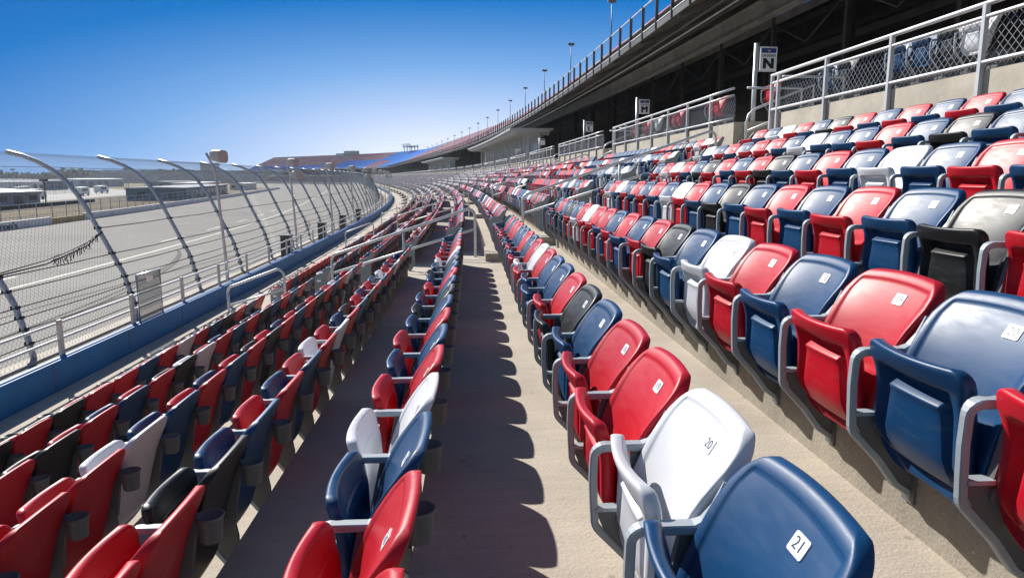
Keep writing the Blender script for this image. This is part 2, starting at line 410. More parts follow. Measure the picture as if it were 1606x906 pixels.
# row: (centre of first seat, colour string, number of first seat)
ROWDEF = {
 0: (1.24-.5, 'bbwrrbkrbbrwrbrbbrrbrb', 22),
 1: (1.79-1.0, 'brbrbrwbkrbrbrrwrbkbrb', 22),
 2: (2.87-1.0, 'brkbrbrbkbrwbrbrbwrb', 20),
 3: (2.37, 'brbrbwbrbkrbrkbrwrb', 19),
 4: (3.37, 'rbrbkbrbbwbrrbrbw', 17),
 5: (4.37, 'brwbrbrbrkbrwbr', 15),
 -1: (1.69-.5, 'rrbwrbrbkbrbkbwrrbrbb', 21),
 -2: (2.24-.5, 'rrkbrbrwrbkrbrbwrbrb', 20),
 -3: (2.82-.5, 'brrwbrbrkrbrkrbrwbr', 19),
 -4: (3.89-1.0, 'rbrkrbrkwrbrkbrbrb', 18),
 -5: (4.45-1.0, 'wkrkrkrrbrwrbkrbr', 17),
}
def pick(rnd): return rnd.choices(['red', 'blue', 'black', 'white'], [38, 38, 12, 12])[0]
seats = []   # (row, s, colour, number, first in block, last in block)
for i in ROWS:
    s0, cs, num = ROWDEF[i]
    rnd = random.Random(50+i)
    k = 0; lst = []
    while s0+.5*k+.25 <= 11.72:
        lst.append((s0+.5*k, L_[cs[k]] if k < len(cs) else pick(rnd), num-k)); k += 1
    for q, (s, c, nn) in enumerate(lst): seats.append((i, s, c, max(1, nn), False, q == len(lst)-1))
    for b in range(1, 47):
        a = AIS[b-1][1]+.12
        for q in range(22):
            seats.append((i, a+.25+.5*q, pick(rnd), 22-q, q == 0, q == 21))
block0 = [t for t in seats if t[1] < 12]
rest = [t for t in seats if t[1] >= 12]
# the 300 that show largest stand on their own
rest.sort(key=lambda t: (P(redge(t[0])-.1, t[1], rz_(t[0])+.6)).length)
NIND = 300-len(block0)-12
ind = block0+rest[:NIND]; mass = rest[NIND:]

SHORT = ['camera-side']
def rowname(i):
    if i == 0: return 'the row right of the shaded walkway'
    if i == -1: return 'the row left of the shaded walkway'
    return '%s row %s of the shaded walkway' % (ORD[i] if i > 0 else ORD[-i-1], 'right' if i > 0 else 'left')
def make_seat(i, s, col, num, first, last, idx, lab, d=None, z=None, cups=True, plates=True, rot=0):
    p = P(redge(i) if d is None else d, s, rz_(i) if z is None else z)
    r = empty('stadium_seat', p, theta(s)+rot)
    tag(r, lab, 'seat', 'folding seats in the grandstand rows')
    def ch(name, me, par, loc=(0, 0, 0), rot=(0, 0, 0)):
        o = bpy.data.objects.new(name, me); C.objects.link(o); o.parent = par; o.location = loc; o.rotation_euler = rot; return o
    j = random.Random(int(s*1000)+i*77)
    b = ch('backrest', BACK[col], r)
    if plates: ch('number_plate', plate_mesh(num), b)
    ch('seat_pan', PAN[col], r, (j.uniform(-.004, .004), 0, j.uniform(-.004, .004)), (0, R_(j.uniform(-2.6, 2.0)), R_(j.uniform(-.8, .8))))
    if last: ch('end_panel', EP, r, (0, .25, 0))
    else: ch('side_frame', FR, r, (0, .25, 0))
    if first: ch('end_panel', EP, r, (0, -.25, 0))
    if cups and not last: ch('cup_holder', CUP, r, (0, .25, 0))
    if i == -5 and not last: ch('cup_holder', CUP, r, (-.36, .25, -.02))
    return r
by = {}
for t in ind: by.setdefault((t[0], t[1] < 12), []).append(t)
for (i, near), lst in sorted(by.items()):
    lst.sort(key=lambda t: t[1])
    k = 0; j = 0
    for (i_, s, col, num, first, last) in lst:
        pr = project(P(redge(i)+.02, s, rz_(i)+.8)); pr2 = project(P(redge(i)-.22, s, rz_(i)+.6))
        inside = any(q and -5 < q[0] < 1611 and q[1] < 910 for q in (pr, pr2))
        if near:
            if not inside: 
                j += 1
                lab = '%s seat cut by the picture edge, %s of %s' % (col, ORD[j-1], rowname(i))
            else:
                k += 1
                if 0 <= i <= 3 and num > 11: lab = '%s folding seat with plate %d in %s' % (col, num, rowname(i))
                else: lab = '%s folding seat, %s of %s' % (col, ORD[k-1], rowname(i))
        else:
            k += 1
            lab = '%s seat, %s beyond the first aisle in %s' % (col, ORD[k-1], rowname(i))
        make_seat(i, s, col, num, first, last, k, lab, plates=(i >= -1))

# ------------------------------------------------------------------ all the other seats: one mass
mb = MB()
SHEEN = {'red': mat('sheen_red', (.28, .14, .14), .5, var=.15), 'blue': mat('sheen_blue', (.11, .14, .20), .5, var=.15), 'black': mat('sheen_black', (.12, .12, .125), .5, var=.15), 'white': mat('sheen_white', (.42, .42, .43), .5, var=.1)}  # seat colours greyed: the sheen on distant backs is put into the colour
def lodseat(mb, p, th, col, lod, last):
    c, s_ = math.cos(th), math.sin(th)
    def T(x, y, z): return (p.x+c*x-s_*y, p.y+s_*x+c*y, p.z+z)
    m = SHEEN[col] if lod >= 1 else SEATM[col]; fm = M['frame']
    if lod == 0:
        zs = [.27, .30, .37, .60, .76, .80, .815]; ws = [.10, .175, .215, .220, .238, .225, .190]
        fr = []; bk = []
        for z, w in zip(zs, ws):
            rf = []; rb = []
            for u in (-1, -.6, 0, .6, 1):
                x = back_x(z)-.020*u*u; wr = (.003+.022*sst(.80, .60, z))*abs(u)**3
                rec = .006 if abs(u) < .9 and .42 <= z <= .8 else 0
                rf.append(T(x-wr-.012+rec, u*w, z)); rb.append(T(rear_x(z)-.014*u*u, u*w, z))
            fr.append(rf); bk.append(rb)
        grid_shell(fr, bk, m, mb)
        prof = [(-.222, .665), (-.175, .668), (-.145, .56), (-.12, .34), (-.14, .322), (-.185, .40), (-.19, .54), (-.160, .555), (-.20, .59)]
        n = len(prof); vs = [T(x, y, z) for y in (-.205, .205) for x, z in prof]
        mb.add(vs, [tuple(range(n)), tuple(range(2*n-1, n-1, -1))]+[(a, a+n, (a+1) % n+n, (a+1) % n) for a in range(n)], m)
    elif lod == 1:
        for (za, zb, wa, wb) in ((.27, .36, .14, .215), (.36, .62, .215, .221), (.62, .78, .221, .238), (.78, .815, .238, .19)):
            xa, xb = back_x(za)-.02, back_x(zb)-.02
            mb.hexa([T(xa-.03, -wa, za), T(xa+.01, -wa, za), T(xa+.01, wa, za), T(xa-.03, wa, za), T(xb-.02, -wb, zb), T(xb+.01, -wb, zb), T(xb+.01, wb, zb), T(xb-.02, wb, zb)], m)
        mb.hexa([T(-.18, -.19, .33), T(-.12, -.19, .33), T(-.12, .19, .33), T(-.18, .19, .33), T(-.22, -.2, .665), T(-.17, -.2, .665), T(-.17, .2, .665), T(-.22, .2, .665)], m)
    else:
        mb.hexa([T(-.10, -.22, .25), T(-.07, -.22, .25), T(-.07, .22, .25), T(-.10, .22, .25), T(.04, -.2, .81), T(.07, -.2, .81), T(.07, .2, .81), T(.04, .2, .81)], m)
        mb.add([T(-.18, -.2, .33), T(-.18, .2, .33), T(-.22, .2, .665), T(-.22, -.2, .665)], [(0, 1, 2, 3)], m)
    if lod < 2:
        if last or False:
            mb.prism([(-.20, .2), (-.235, .36), (-.23, .6), (-.15, .68), (.02, .79), (.07, .79), (0, .6), (0, .13)], .236, .264, M['panel'], T)
        else:
            mb.box(-.20, -.04, .228, .272, .595, .613, fm, T)
            mb.hexa([T(-.226, .230, .36), T(-.205, .230, .36), T(-.205, .270, .36), T(-.226, .270, .36), T(-.226, .230, .60), T(-.205, .230, .60), T(-.205, .270, .60), T(-.226, .270, .60)], fm)
            mb.prism([(-.22, .42), (-.05, .42), (-.003, .3), (-.003, .12), (-.07, .17), (-.2, .32)], .242, .258, M['web'], T)
            if lod == 0 or True: mb.prism([(.025, .655), (.11, .655), (.10, .565), (.035, .565)], .21, .29, M['cup'], T)
    else:
        mb.add([T(-.22, .25, .61), T(.0, .25, .61), T(.0, .25, .13), T(-.21, .25, .35)], [(0, 1, 2, 3)], fm)
for (i, s, col, num, first, last) in mass:
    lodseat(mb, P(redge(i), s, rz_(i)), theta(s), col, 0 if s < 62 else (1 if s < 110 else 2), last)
o = mb.build('stadium_seats')
tag(o, 'countless red, blue, white and black folding seats curving away down the grandstand', 'seats', None, 'stuff')

# ------------------------------------------------------------------ terrace
SS = srange(-6, 600)
gs = empty('grandstand'); tag(gs, 'long curving lower grandstand of stepped sunlit concrete treads', 'grandstand')
mt, mr_ = MB(), MB()
WX = 5.2
for i in ROWS:
    a = redge(i-1); b = redge(i); z = rz_(i)
    if i == -5: a = redge(-6)
    strip(mt, [(a, z), (b, z)], SS, M['conc'])
    zn = rz_(i+1) if i < 5 else .23
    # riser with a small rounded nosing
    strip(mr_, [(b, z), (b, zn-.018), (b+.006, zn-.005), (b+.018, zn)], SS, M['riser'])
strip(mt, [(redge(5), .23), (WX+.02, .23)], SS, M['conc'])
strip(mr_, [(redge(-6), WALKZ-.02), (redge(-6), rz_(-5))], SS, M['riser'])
mt.build('tread', gs); mr_.build('riser', gs)
# expansion joints and the treads' near end
mj = MB()
for i in ROWS:
    for k in range(-1, 30):
        s = 6.05*k+(.9 if i % 2 else 2.2)
        a, b = redge(i-1)+.02, redge(i)-.001
        mj.add([P(a, s, rz_(i)+.002), P(b, s, rz_(i)+.002), P(b, s+.008, rz_(i)+.002), P(a, s+.008, rz_(i)+.002)], [(0, 1, 2, 3)], M['darkconc'])
mj.build('joint', gs)
# step blocks in the aisles
far = MB()
for n, (a, b) in enumerate(AIS[:45]):
    for i in ROWS:
        if i == 5: hi = .23
        else: hi = rz_(i+1)
        t = MB() if n < 4 else far
        z0 = rz_(i); zz = z0+(hi-z0)/2
        p = [P(redge(i)-.36, a+.1, z0), P(redge(i)-.003, a+.1, z0), P(redge(i)-.003, b-.1, z0), P(redge(i)-.36, b-.1, z0)]
        t.hexa(p+[Vector((q.x, q.y, zz)) for q in p], M['conc'])
        if n < 4: t.build('step', gs)
    t = MB() if n < 4 else far
    for q in range(3):
        z1 = WALKZ+.145*(q+1); dd = redge(-6)-.003
        p = [P(dd-.28*(3-q), a+.1, WALKZ), P(dd, a+.1, WALKZ), P(dd, b-.1, WALKZ), P(dd-.28*(3-q), b-.1, WALKZ)]
        t.hexa([p[0], p[1], p[2], p[3]]+[Vector((v.x, v.y, z1)) for v in p], M['conc'])
    if n < 4: t.build('step', gs)
o = far.build('step', gs); o['kind'] = 'stuff'

# front walkway, blue wall, strip, track wall, track
mb = MB(); strip(mb, [(BX+.01, WALKZ), (redge(-6), WALKZ)], SS, M['conc']); tag(mb.build('walkway_path'), 'pale concrete walkway in front of the lowest seats', 'path', None, 'structure')
mb = MB(); sweepbox(mb, BX-.16, BX, WALKZ-.9, -2.84, SS, M['bluepaint'])
for k in range(60):
    s = 3.4+2.45*k; mb.box(BX-.05, BX+.003, s, s+.02, WALKZ, -2.842, M['box'], P)
tag(mb.build('low_wall'), 'low blue painted wall along the front walkway', 'wall')
mb = MB(); strip(mb, [(-8.5, -3.58), (-7.45, -3.46)], SS, M['strip']); strip(mb, [(-7.45, -3.46), (BX-.155, -3.40)], SS, M['conc']); tag(mb.build('verge_ground'), 'brown worn strip between the blue wall and the catch fence', 'ground', None, 'structure')
mb = MB(); sweepbox(mb, -8.75, -8.45, -4.8, -3.52, SS, M['conc_wall']); tag(mb.build('track_wall'), 'concrete retaining wall carrying the tall catch fence', 'wall')
mb = MB(); strip(mb, [(-52.2, -6.3), (-28, -6.3), (-25, -6.24), (-8.7, -4.6)], SS, M['asph']); tag(mb.build('race_track_road'), 'wide pale grey banked race track', 'road', None, 'structure')
mb = MB()
strip(mb, [(-25.75, -6.25), (-25.5, -6.245)], srange(-6, 500), M['line'])
for k in range(8):
    s = 24+k*16; strip(mb, [(-28.6, -6.296), (-28.4, -6.296)], [s, s+3.5, s+7], M['line'])
M['skid'] = mat('tyre_mark', (.17, .165, .155), .95, spec=.1, var=.25, scale=1.2)
for (d0, d1, sa, sb, w_) in ((-15, -23, 18, 60, .22), (-15.6, -23.4, 18.5, 61, .2), (-12, -17, 30, 90, .25), (-19, -14, 24, 52, .2)):
    vs_ = []
    for q_ in range(25):
        f_ = q_/24; d_ = d0+(d1-d0)*f_*f_; s_ = sa+(sb-sa)*f_
        for e_ in (0, w_):
            dd_ = d_+e_; z_ = -6.24+(dd_+25)*(1.64/16.3) if dd_ > -25 else -6.24
            vs_.append(P(dd_, s_, z_+.012))
    mb.add(vs_, [(2*k, 2*k+1, 2*k+3, 2*k+2) for k in range(24)], M['skid'])
tag(mb.build('track_marking'), 'painted lines and dark tyre marks along the inner edge of the race track', 'road marking', None, 'structure')

# ------------------------------------------------------------------ catch fence
PROF = [(-8.60, -3.55), (-8.68, -3.1), (-8.87, -2.4), (-9.15, -1.8), (-9.40, -1.25), (-9.62, -.76), (-9.82, -.40), (-10.05, -.09), (-10.33, .17), (-10.65, .37), (-11.0, .52), (-11.38, .62)]
def prof_at(z):
    for (a, za), (b, zb) in zip(PROF, PROF[1:]):
        if z <= zb: return a+(b-a)*(z-za)/(zb-za)
    return PROF[-1][0]
cf = empty('catch_fence', P(-8.6, 13.7, -3.55)); INV = Matrix.Translation(-cf.location)
tag(cf, 'tall chain link catch fence with curved steel posts leaning over the race track', 'fence')
def rel(mbx): mbx.v = [(x-cf.location.x, y-cf.location.y, z-cf.location.z) for x, y, z in mbx.v]; return mbx
def fpoly(s, seg=1):
    return [P(d, s, z) for d, z in PROF]
SP = 4.4
far = MB(); nposts = 0
for k in range(-1, 110):
    s = 13.75+SP*k-.02
    if s > 420: break
    t = MB() if k < 40 else far
    t.tube(fpoly(s), .060 if k < 40 else .07, M['post'], 8 if k < 20 else 5)
    # clamps where the cables pass
    for z in (-1.26, -1.9, -2.18, -2.49, -2.69, -2.92, -3.2):
        if k < 18: 
            q = P(prof_at(z), s, z); t.box(q.x-.07, q.x+.07, q.y-.05, q.y+.05, q.z-.035, q.z+.035, M['cable'])
    if k < 40: rel(t).build('post', cf)
o = rel(far).build('post', cf); o['kind'] = 'stuff'
for z in (-1.26, -1.9, -2.18, -2.49, -2.69, -2.92, -3.2, .25):
    t = MB(); pts = []
    for k in range(-1, 92):
        s = 13.75+SP*k
        if z == -1.26 and k < 1: continue
        pts.append(P(prof_at(z)+.07, s, z)); pts.append(P(prof_at(z)+.07, s+SP/2, z-.015))
    t.tube(pts, .012 if z < 0 else .006, M['cable'], 5); rel(t).build('cable', cf)
# broken and spliced top cable
t = MB(); s1 = 13.75+SP
A_ = P(prof_at(-1.35)+.06, s1, -1.36); B_ = P(prof_at(-1.7)+.12, s1-2.9, -1.83); C_ = P(prof_at(-1.8)+.12, s1-7, -1.87)
t.tube([A_, (A_*2+B_)/3-Vector((0, 0, .12)), (A_+B_*2)/3-Vector((0, 0, .06)), B_, (B_+C_)/2-Vector((0, 0, .02)), C_], .018, M['cable'], 6)
t.tube([A_, (A_*2+B_)/3-Vector((0, 0, .04)), (A_+B_*2)/3, B_+Vector((0, 0, .08)), (B_+C_)/2], .012, M['cable'], 6)
for k in range(26):
    f = .12+.03*k; q = A_+(B_-A_)*f-Vector((0, 0, .11*math.sin(f*3.1)))
    t.tube([q+Vector((random.uniform(-.03, .03), 0, .06)), q, q-Vector((random.uniform(-.05, .05), random.uniform(-.1, .1), random.uniform(.07, .15)))], .011, M['cable'], 4)
rel(t).build('spliced_cable', cf)
# chain link wires, each a real thin wire running diagonally up the curved profile
arc_ = [0]
for (a, za), (b, zb) in zip(PROF, PROF[1:]): arc_.append(arc_[-1]+math.hypot(b-a, zb-za))
t = MB()
def wires(t, s0, s1, pitch, r, sides=3):
    Lp = arc_[-1]; s = s0-Lp
    while s < s1:
        for sg in (1, -1):
            pts = []
            for (d, z), a in zip(PROF, arc_):
                q = s+(a if sg > 0 else Lp-a)
                if s0 <= q <= s1: pts.append(P(d+.07, q, z))
            if len(pts) > 1: t.tube(pts, r, M['wire'], sides, cap=False)
        s += pitch
wires(t, 9.3, 32, .13, .0021)
wires(t, 32, 70, .26, .0026)
wires(t, 70, 160, .5, .0032)
rel(t).build('chain_link', cf)

# walkway railing on the blue wall
pr = empty('pipe_railing', P(BX-.2, 10, -2.84)); tag(pr, 'low two-pipe railing on white posts behind the blue wall', 'railing')
def relo(mbx, o): mbx.v = [(x-o.location.x, y-o.location.y, z-o.location.z) for x, y, z in mbx.v]; return mbx
ss = srange(4, 330, 3)
for z in (-2.34, -2.60):
    t = MB(); t.tube([P(BX-.24, s, z) for s in ss], .024, M['alu'], 6); relo(t, pr).build('rail', pr)
far = MB()
for k in range(0, 110):
    s = 8.9+2.45*k
    t = MB() if k < 40 else far
    t.box(BX-.21, BX-.165, s-.05, s+.05, -3.42, -2.27, M['whitep'], P)
    if k < 40: relo(t, pr).build('post', pr)
o = relo(far, pr).build('post', pr); o['kind'] = 'stuff'
# mesh gate panel
g = empty('mesh_gate', P(BX-.1, 13.3, -2.84)); tag(g, 'small framed wire mesh gate standing on the blue wall', 'gate')
t = MB(); y0, y1, z0, z1 = 13.85, 14.9, -2.84, -1.90
t.tube([P(BX-.08, y0, z0), P(BX-.08, y0, z1), P(BX-.08, y1, z1), P(BX-.08, y1, z0)], .024, M['galv'], 8, closed=True); relo(t, g).build('gate_frame', g)
t = MB(); k = y0-(z1-z0)
while k < y1:
    for sg in (1, -1):
        pts = [(k+q if sg > 0 else k+(z1-z0)-q, z0+q) for q in [(z1-z0)*j/20 for j in range(21)]]
        pts = [P(BX-.08, a, b) for a, b in pts if y0 <= a <= y1]
        if len(pts) > 1: t.tube([pts[0], pts[-1]], .0055, M['wire'], 4, cap=False)
    k += .06
relo(t, g).build('wire_mesh', g)
t = MB(); t.box(BX-.055, BX-.05, 14.2, 14.5, -2.08, -1.98, M['plate'], P); relo(t, g).build('sign_plate', g)
# dark service cabinets along the strip
for n, (s, w) in enumerate(((27.5, .5), (35, .42), (42, .42), (50, .4))):
    o = empty('service_cabinet', P(BX-.5, s, -3.42)); tag(o, 'dark service cabinet behind the blue wall, %s from the camera' % ORD[n], 'cabinet', 'service cabinets behind the blue wall')
    t = MB(); t.box(BX-.7, BX-.35, s-w/2, s+w/2, -3.42, -2.25, M['box'], P); t.box(BX-.73, BX-.32, s-w/2-.03, s+w/2+.03, -2.25, -2.21, M['box'], P); relo(t, o).build('body', o)
    t = MB(); t.box(BX-.348, BX-.335, s-w/2+.04, s+w/2-.04, -3.0, -2.32, M['galv'], P); relo(t, o).build('door', o)

# loudspeaker poles
def horn(t, c, th, sc_=1.0):
    # deep round-backed housing opening towards the seats (+d)
    rings = [(0, .10), (.03, .16), (.10, .20), (.24, .225), (.44, .235)]
    vs = []; n = 14
    for x, r in rings:
        for j in range(n):
            a = 2*math.pi*j/n; yy = r*1.1*math.copysign(abs(math.cos(a))**.6, math.cos(a)); zz = r*.95*math.copysign(abs(math.sin(a))**.6, math.sin(a))
            v = Vector((x*1.05, yy, zz-x*.12))*sc_; v.rotate(Matrix.Rotation(th, 3, 'Z')); vs.append(c+v)
    k = len(rings); fs = [(a*n+j, a*n+(j+1) % n, a*n+n+(j+1) % n, a*n+n+j) for a in range(k-1) for j in range(n)]+[tuple(range(n)), tuple((k-1)*n+j for j in range(n-1, -1, -1))]
    t.add(vs, fs, M['horn'])
for n in range(13):
    s = 19.9+8.7*n
    o = empty('speaker_pole', P(-6.86, s, -3.42)); tag(o, 'slim leaning pole with %s, %s along the blue wall' % ('two loudspeaker horns' if n % 3 == 1 else 'one loudspeaker horn', ORD[n]), 'loudspeaker pole', 'loudspeaker poles along the blue wall')
    t = MB(); pts = [P(-6.86, s, -3.42), P(-6.88, s, -2.2), P(-6.95, s, -.9), P(-7.0, s, .05), P(-7.1, s, .40), P(-7.22, s, .66)]
    t.tube(pts, .04, M['galv'], 8, radii=[.05, .045, .04, .04, .035, .035]); t.box(-6.98, -6.74, s-.12, s+.12, -3.42, -3.39, M['galv'], P); relo(t, o).build('pole', o)
    t = MB(); t.tube([P(-7.2, s, .58), P(-7.0, s, .56)], .02, M['galv'], 6); horn(t, P(-7.06, s, .60), theta(s)+R_(-22), .78); b = relo(t, o).build('horn', o)
    if n % 3 == 1:
        t = MB(); t.tube([P(-7.0, s, .12), P(-6.85, s, .10)], .02, M['galv'], 6); horn(t, P(-6.88, s, .12), theta(s)+R_(-35), .78); relo(t, o).build('horn', o)

# ------------------------------------------------------------------ aisle handrails
def handrail(pts_ds, label, s):
    """pts: list of (d, ztread) from the low end to the high end"""
    (d0, z0), (d1, z1) = pts_ds[0], pts_ds[-1]
    o = empty('aisle_handrail', P(d0, s, z0)); tag(o, label, 'handrail', 'pipe handrails down the aisles')
    H = .86; t = MB(); r = .024
    dd = (z1-z0)/(d1-d0)
    top = [P(d0, s, z0), P(d0, s, z0+H-.12)]
    for a in (0, 30, 60, 90): top.append(P(d0+.12-.12*math.cos(R_(a)), s, z0+H-.12+.12*math.sin(R_(a))))
    for a in (90, 60, 30, 0): top.append(P(d1-.12+.12*math.cos(R_(a)), s, z1+H-.12+.12*math.sin(R_(a))))
    top.append(P(d1, s, z1)); t.tube(top, r, M['alu'], 8); relo(t, o).build('top_rail', o)
    t = MB(); t.tube([P(d0+.01, s, z0+H-.36), P(d1-.01, s, z1+H-.36)], r*.9, M['alu'], 8); relo(t, o).build('mid_rail', o)
    k = max(1, round((d1-d0)/1.7))
    for q in range(1, k):
        d = d0+(d1-d0)*q/k; i = math.floor((d-X0)/D); t = MB()
        t.tube([P(d, s, rz_(i)), P(d, s, z0+(d-d0)*dd+H-.01)], r*.9, M['alu'], 8); relo(t, o).build('post', o)
for n in range(14):
    s = (AIS[n][0]+AIS[n][1])/2+.1
    w = 'in the %s aisle from the camera' % ORD[n]
    handrail([(-2.5, rz_(-3)), (.06, TZ)], 'pipe handrail left of the shaded walkway '+w, s)
    handrail([(-4.35, rz_(-5)), (-3.35, rz_(-4))], 'short lowest pipe handrail '+w, s)
    handrail([(.92, rz_(1)), (4.4, rz_(5))], 'long pipe handrail climbing the right rows '+w, s)

# ------------------------------------------------------------------ concourse walls with mesh railings
def diag_mesh(t, s0, s1, z0, z1, d, pitch, r):
    h = z1-z0; k = s0-h
    while k < s1:
        for sg in (1, -1):
            a, b = (k, k+h)
            lo, hi = max(a, s0), min(b, s1)
            if hi-lo > .01:
                f = (lambda q: z0+(q-a)) if sg > 0 else (lambda q: z1-(q-a))
                n = 1 if s0 < 60 else 1
                t.tube([P(d, lo, f(lo)), P(d, hi, f(hi))], r, M['mesh'], 3, cap=False)
        k += pitch
WT = 1.077; RT = 1.72
segs = []
lo = -5.0
for n in range(14):
    segs.append((lo, AIS[n][0]+.35)); lo = AIS[n][1]+.65
for n, (a, b) in enumerate(segs):
    w = 'nearest the camera' if n == 0 else 'just past the %s opening' % ORD[n-1]
    o = empty('concourse_wall', P(WX, a, .23)); tag(o, 'pale concrete wall above the top seat row, '+w, 'wall', 'concrete walls behind the top seat row')
    t = MB(); sweepbox(t, WX, WX+.2, .0, WT, [a+(b-a)*q/6 for q in range(7)], M['conc_wall']); relo(t, o).build('wall_panel', o)
    g = empty('mesh_railing', P(WX, a, WT)); tag(g, 'pipe railing filled with chain link on the concrete wall, '+w, 'railing', 'mesh railings on the concourse wall')
    q7 = [a+(b-a)*q/6 for q in range(7)]
    for z, r in ((RT, .027), (RT-.13, .022), (WT+.07, .022)):
        t = MB(); t.tube([P(WX-.03, s, z) for s in q7], r, M['alu'], 8); relo(t, g).build('rail', g)
    k = 0; sp = 1.56; s = b-.03
    while s > a:
        t = MB(); t.box(WX-.055, WX-.005, s-.023, s+.023, .45, RT, M['alu'], P); relo(t, g).build('post', g)
        s -= (.25 if k == 0 else sp); k += 1
    t = MB(); diag_mesh(t, a, b, WT-.06, RT-.14, WX+.02, .10 if n < 3 else .2, .0034 if n < 2 else .005); relo(t, g).build('chain_link', g)
    # steps up to the concourse and a short curved stair rail in the opening
    if n < 13:
        c0, c1 = b, segs[n+1][0] if n+1 < 14 else b+1.9
        st = empty('concourse_steps', P(WX, (c0+c1)/2, .23)); tag(st, 'concrete steps through the wall opening at the %s aisle' % ORD[n], 'steps', 'steps through the concourse wall')
        t = MB()
        for q in range(3):
            t.box(WX+.25*q, WX+.25*q+.26+(.8 if q == 2 else 0), c0+.02, c1-.02, .0, .23+.14*(q+1)+.002*q, M['conc'], P)
        t.box(WX+.2, WX+1.3, c1-.18, c1, .0, WT, M['conc_wall'], P); t.box(WX+.2, WX+1.3, c0, c0+.18, .0, WT, M['conc_wall'], P); relo(t, st).build('step', st)
        t = MB(); s = c0+.35
        t.tube([P(WX-.3, s, .23), P(WX-.3, s, .95), P(WX-.26, s, 1.1), P(WX-.15, s, 1.2), P(WX+.9, s, 1.62), P(WX+.9, s, .65)], .022, M['alu'], 8)
        t.tube([P(WX-.3, s, .8), P(WX+.9, s, 1.3)], .02, M['alu'], 8); relo(t, st).build('stair_rail', st)
        t = MB(); t.tube([P(WX+.2, c1-.09, RT), P(WX+1.3, c1-.09, RT), P(WX+1.3, c1-.09, WT)], .024, M['alu'], 8); relo(t, st).build('side_rail', st); t = MB()
        t.tube([P(WX+.2, c0+.09, RT), P(WX+1.3, c0+.09, RT), P(WX+1.3, c0+.09, WT)], .024, M['alu'], 8); relo(t, st).build('side_rail', st)
o = empty('concourse_wall', P(WX, segs[-1][1], .23)); tag(o, 'distant run of concrete wall and railing curving away above the seats', 'wall', 'concrete walls behind the top seat row')
t = MB(); fs_ = srange(segs[-1][1], 600); sweepbox(t, WX, WX+.2, .0, WT, fs_, M['conc_wall']); relo(t, o).build('wall_panel', o)
t = MB()
for z in (RT, RT-.13, WT+.07): t.tube([P(WX-.03, s, z) for s in fs_], .03, M['alu'], 4)
s = segs[-1][1]
while s < 500: t.box(WX-.06, WX, s-.03, s+.03, .5, RT, M['alu'], P); s += 1.9
relo(t, o).build('railing', o)

# a few seats standing up on the concourse behind the mesh
cl = [(10.9, 'blue'), (10.35, 'blue'), (9.8, 'black'), (9.3, 'white'), (13.0, 'blue'), (12.5, 'black'), (15.6, 'red'), (18.8, 'red'), (19.3, 'red'), (22.2, 'red'), (22.7, 'red'), (24.6, 'white'), (26.0, 'red'), (27.8, 'red')]
for n, (s, c) in enumerate(cl):
    make_seat(9, s, c, 1, False, False, n, '%s folding seat on the concourse, %s beyond the mesh railing' % (c, ORD[sorted(q[0] for q in cl).index(s)]), d=6.9, z=1.36, plates=False)
kb_ = []
for s0, s1 in ((9.0, 11.2), (12.2, 13.3), (15.3, 15.9), (18.5, 19.6), (21.9, 28.1)):
    kb_.append((s0, s1))
mb = MB(); strip(mb, [(WX+.15, .65), (12, .65)], SS, M['conc']); mb.v += []; 
tier = empty('upper_terrace', P(12, 0, .65)); tag(tier, 'dark terrace in deep shade beneath the upper deck', 'grandstand')
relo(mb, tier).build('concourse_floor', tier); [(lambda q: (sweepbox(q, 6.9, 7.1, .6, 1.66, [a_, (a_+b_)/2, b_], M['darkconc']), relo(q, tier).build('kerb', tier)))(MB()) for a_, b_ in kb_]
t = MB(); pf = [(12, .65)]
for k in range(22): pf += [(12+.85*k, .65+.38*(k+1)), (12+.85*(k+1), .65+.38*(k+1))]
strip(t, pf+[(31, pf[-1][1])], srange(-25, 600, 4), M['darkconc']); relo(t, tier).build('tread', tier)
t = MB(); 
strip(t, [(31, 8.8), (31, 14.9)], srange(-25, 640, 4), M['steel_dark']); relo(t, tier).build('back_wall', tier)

# ------------------------------------------------------------------ upper deck
DX, DZ, DM = 7.2, 5.5, .42
dk = empty('upper_deck', P(DX, 0, DZ)); tag(dk, 'dark underside and steel of the upper grandstand deck high on the right', 'grandstand deck')
ds = srange(-25, 640, 4)
NR = 29
def dtop(k): return DX+.85*k, DZ+.45+.36*k
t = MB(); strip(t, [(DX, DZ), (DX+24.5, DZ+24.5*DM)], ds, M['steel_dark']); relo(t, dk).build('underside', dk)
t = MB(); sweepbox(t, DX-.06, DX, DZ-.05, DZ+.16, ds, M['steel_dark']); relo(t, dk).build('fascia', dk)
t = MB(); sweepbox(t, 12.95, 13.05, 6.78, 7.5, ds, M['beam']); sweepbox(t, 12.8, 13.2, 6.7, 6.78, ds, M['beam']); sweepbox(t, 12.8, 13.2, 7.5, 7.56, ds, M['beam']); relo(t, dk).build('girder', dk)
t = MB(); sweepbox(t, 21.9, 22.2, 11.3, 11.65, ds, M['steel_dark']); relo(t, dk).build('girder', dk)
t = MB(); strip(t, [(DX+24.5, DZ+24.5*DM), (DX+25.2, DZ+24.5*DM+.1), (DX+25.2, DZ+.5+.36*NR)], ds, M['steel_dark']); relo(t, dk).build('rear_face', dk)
far = MB()
for k in range(0, 95):
    s = -20+4.9*k
    t = MB() if k < 30 else far
    # tapering rib under the deck
    t.prism([(DX+.02, DZ-.03), (DX+24, DZ+24*DM-.03), (DX+24, DZ+24*DM-.25), (DX+8, DZ+8*DM-.36), (DX+.02, DZ-.16)], s-.09, s+.09, M['girder' if k % 2 else 'steel_dark'], P)
    if k < 30: relo(t, dk).build('rib', dk)
o = relo(far, dk).build('rib', dk); o['kind'] = 'stuff'
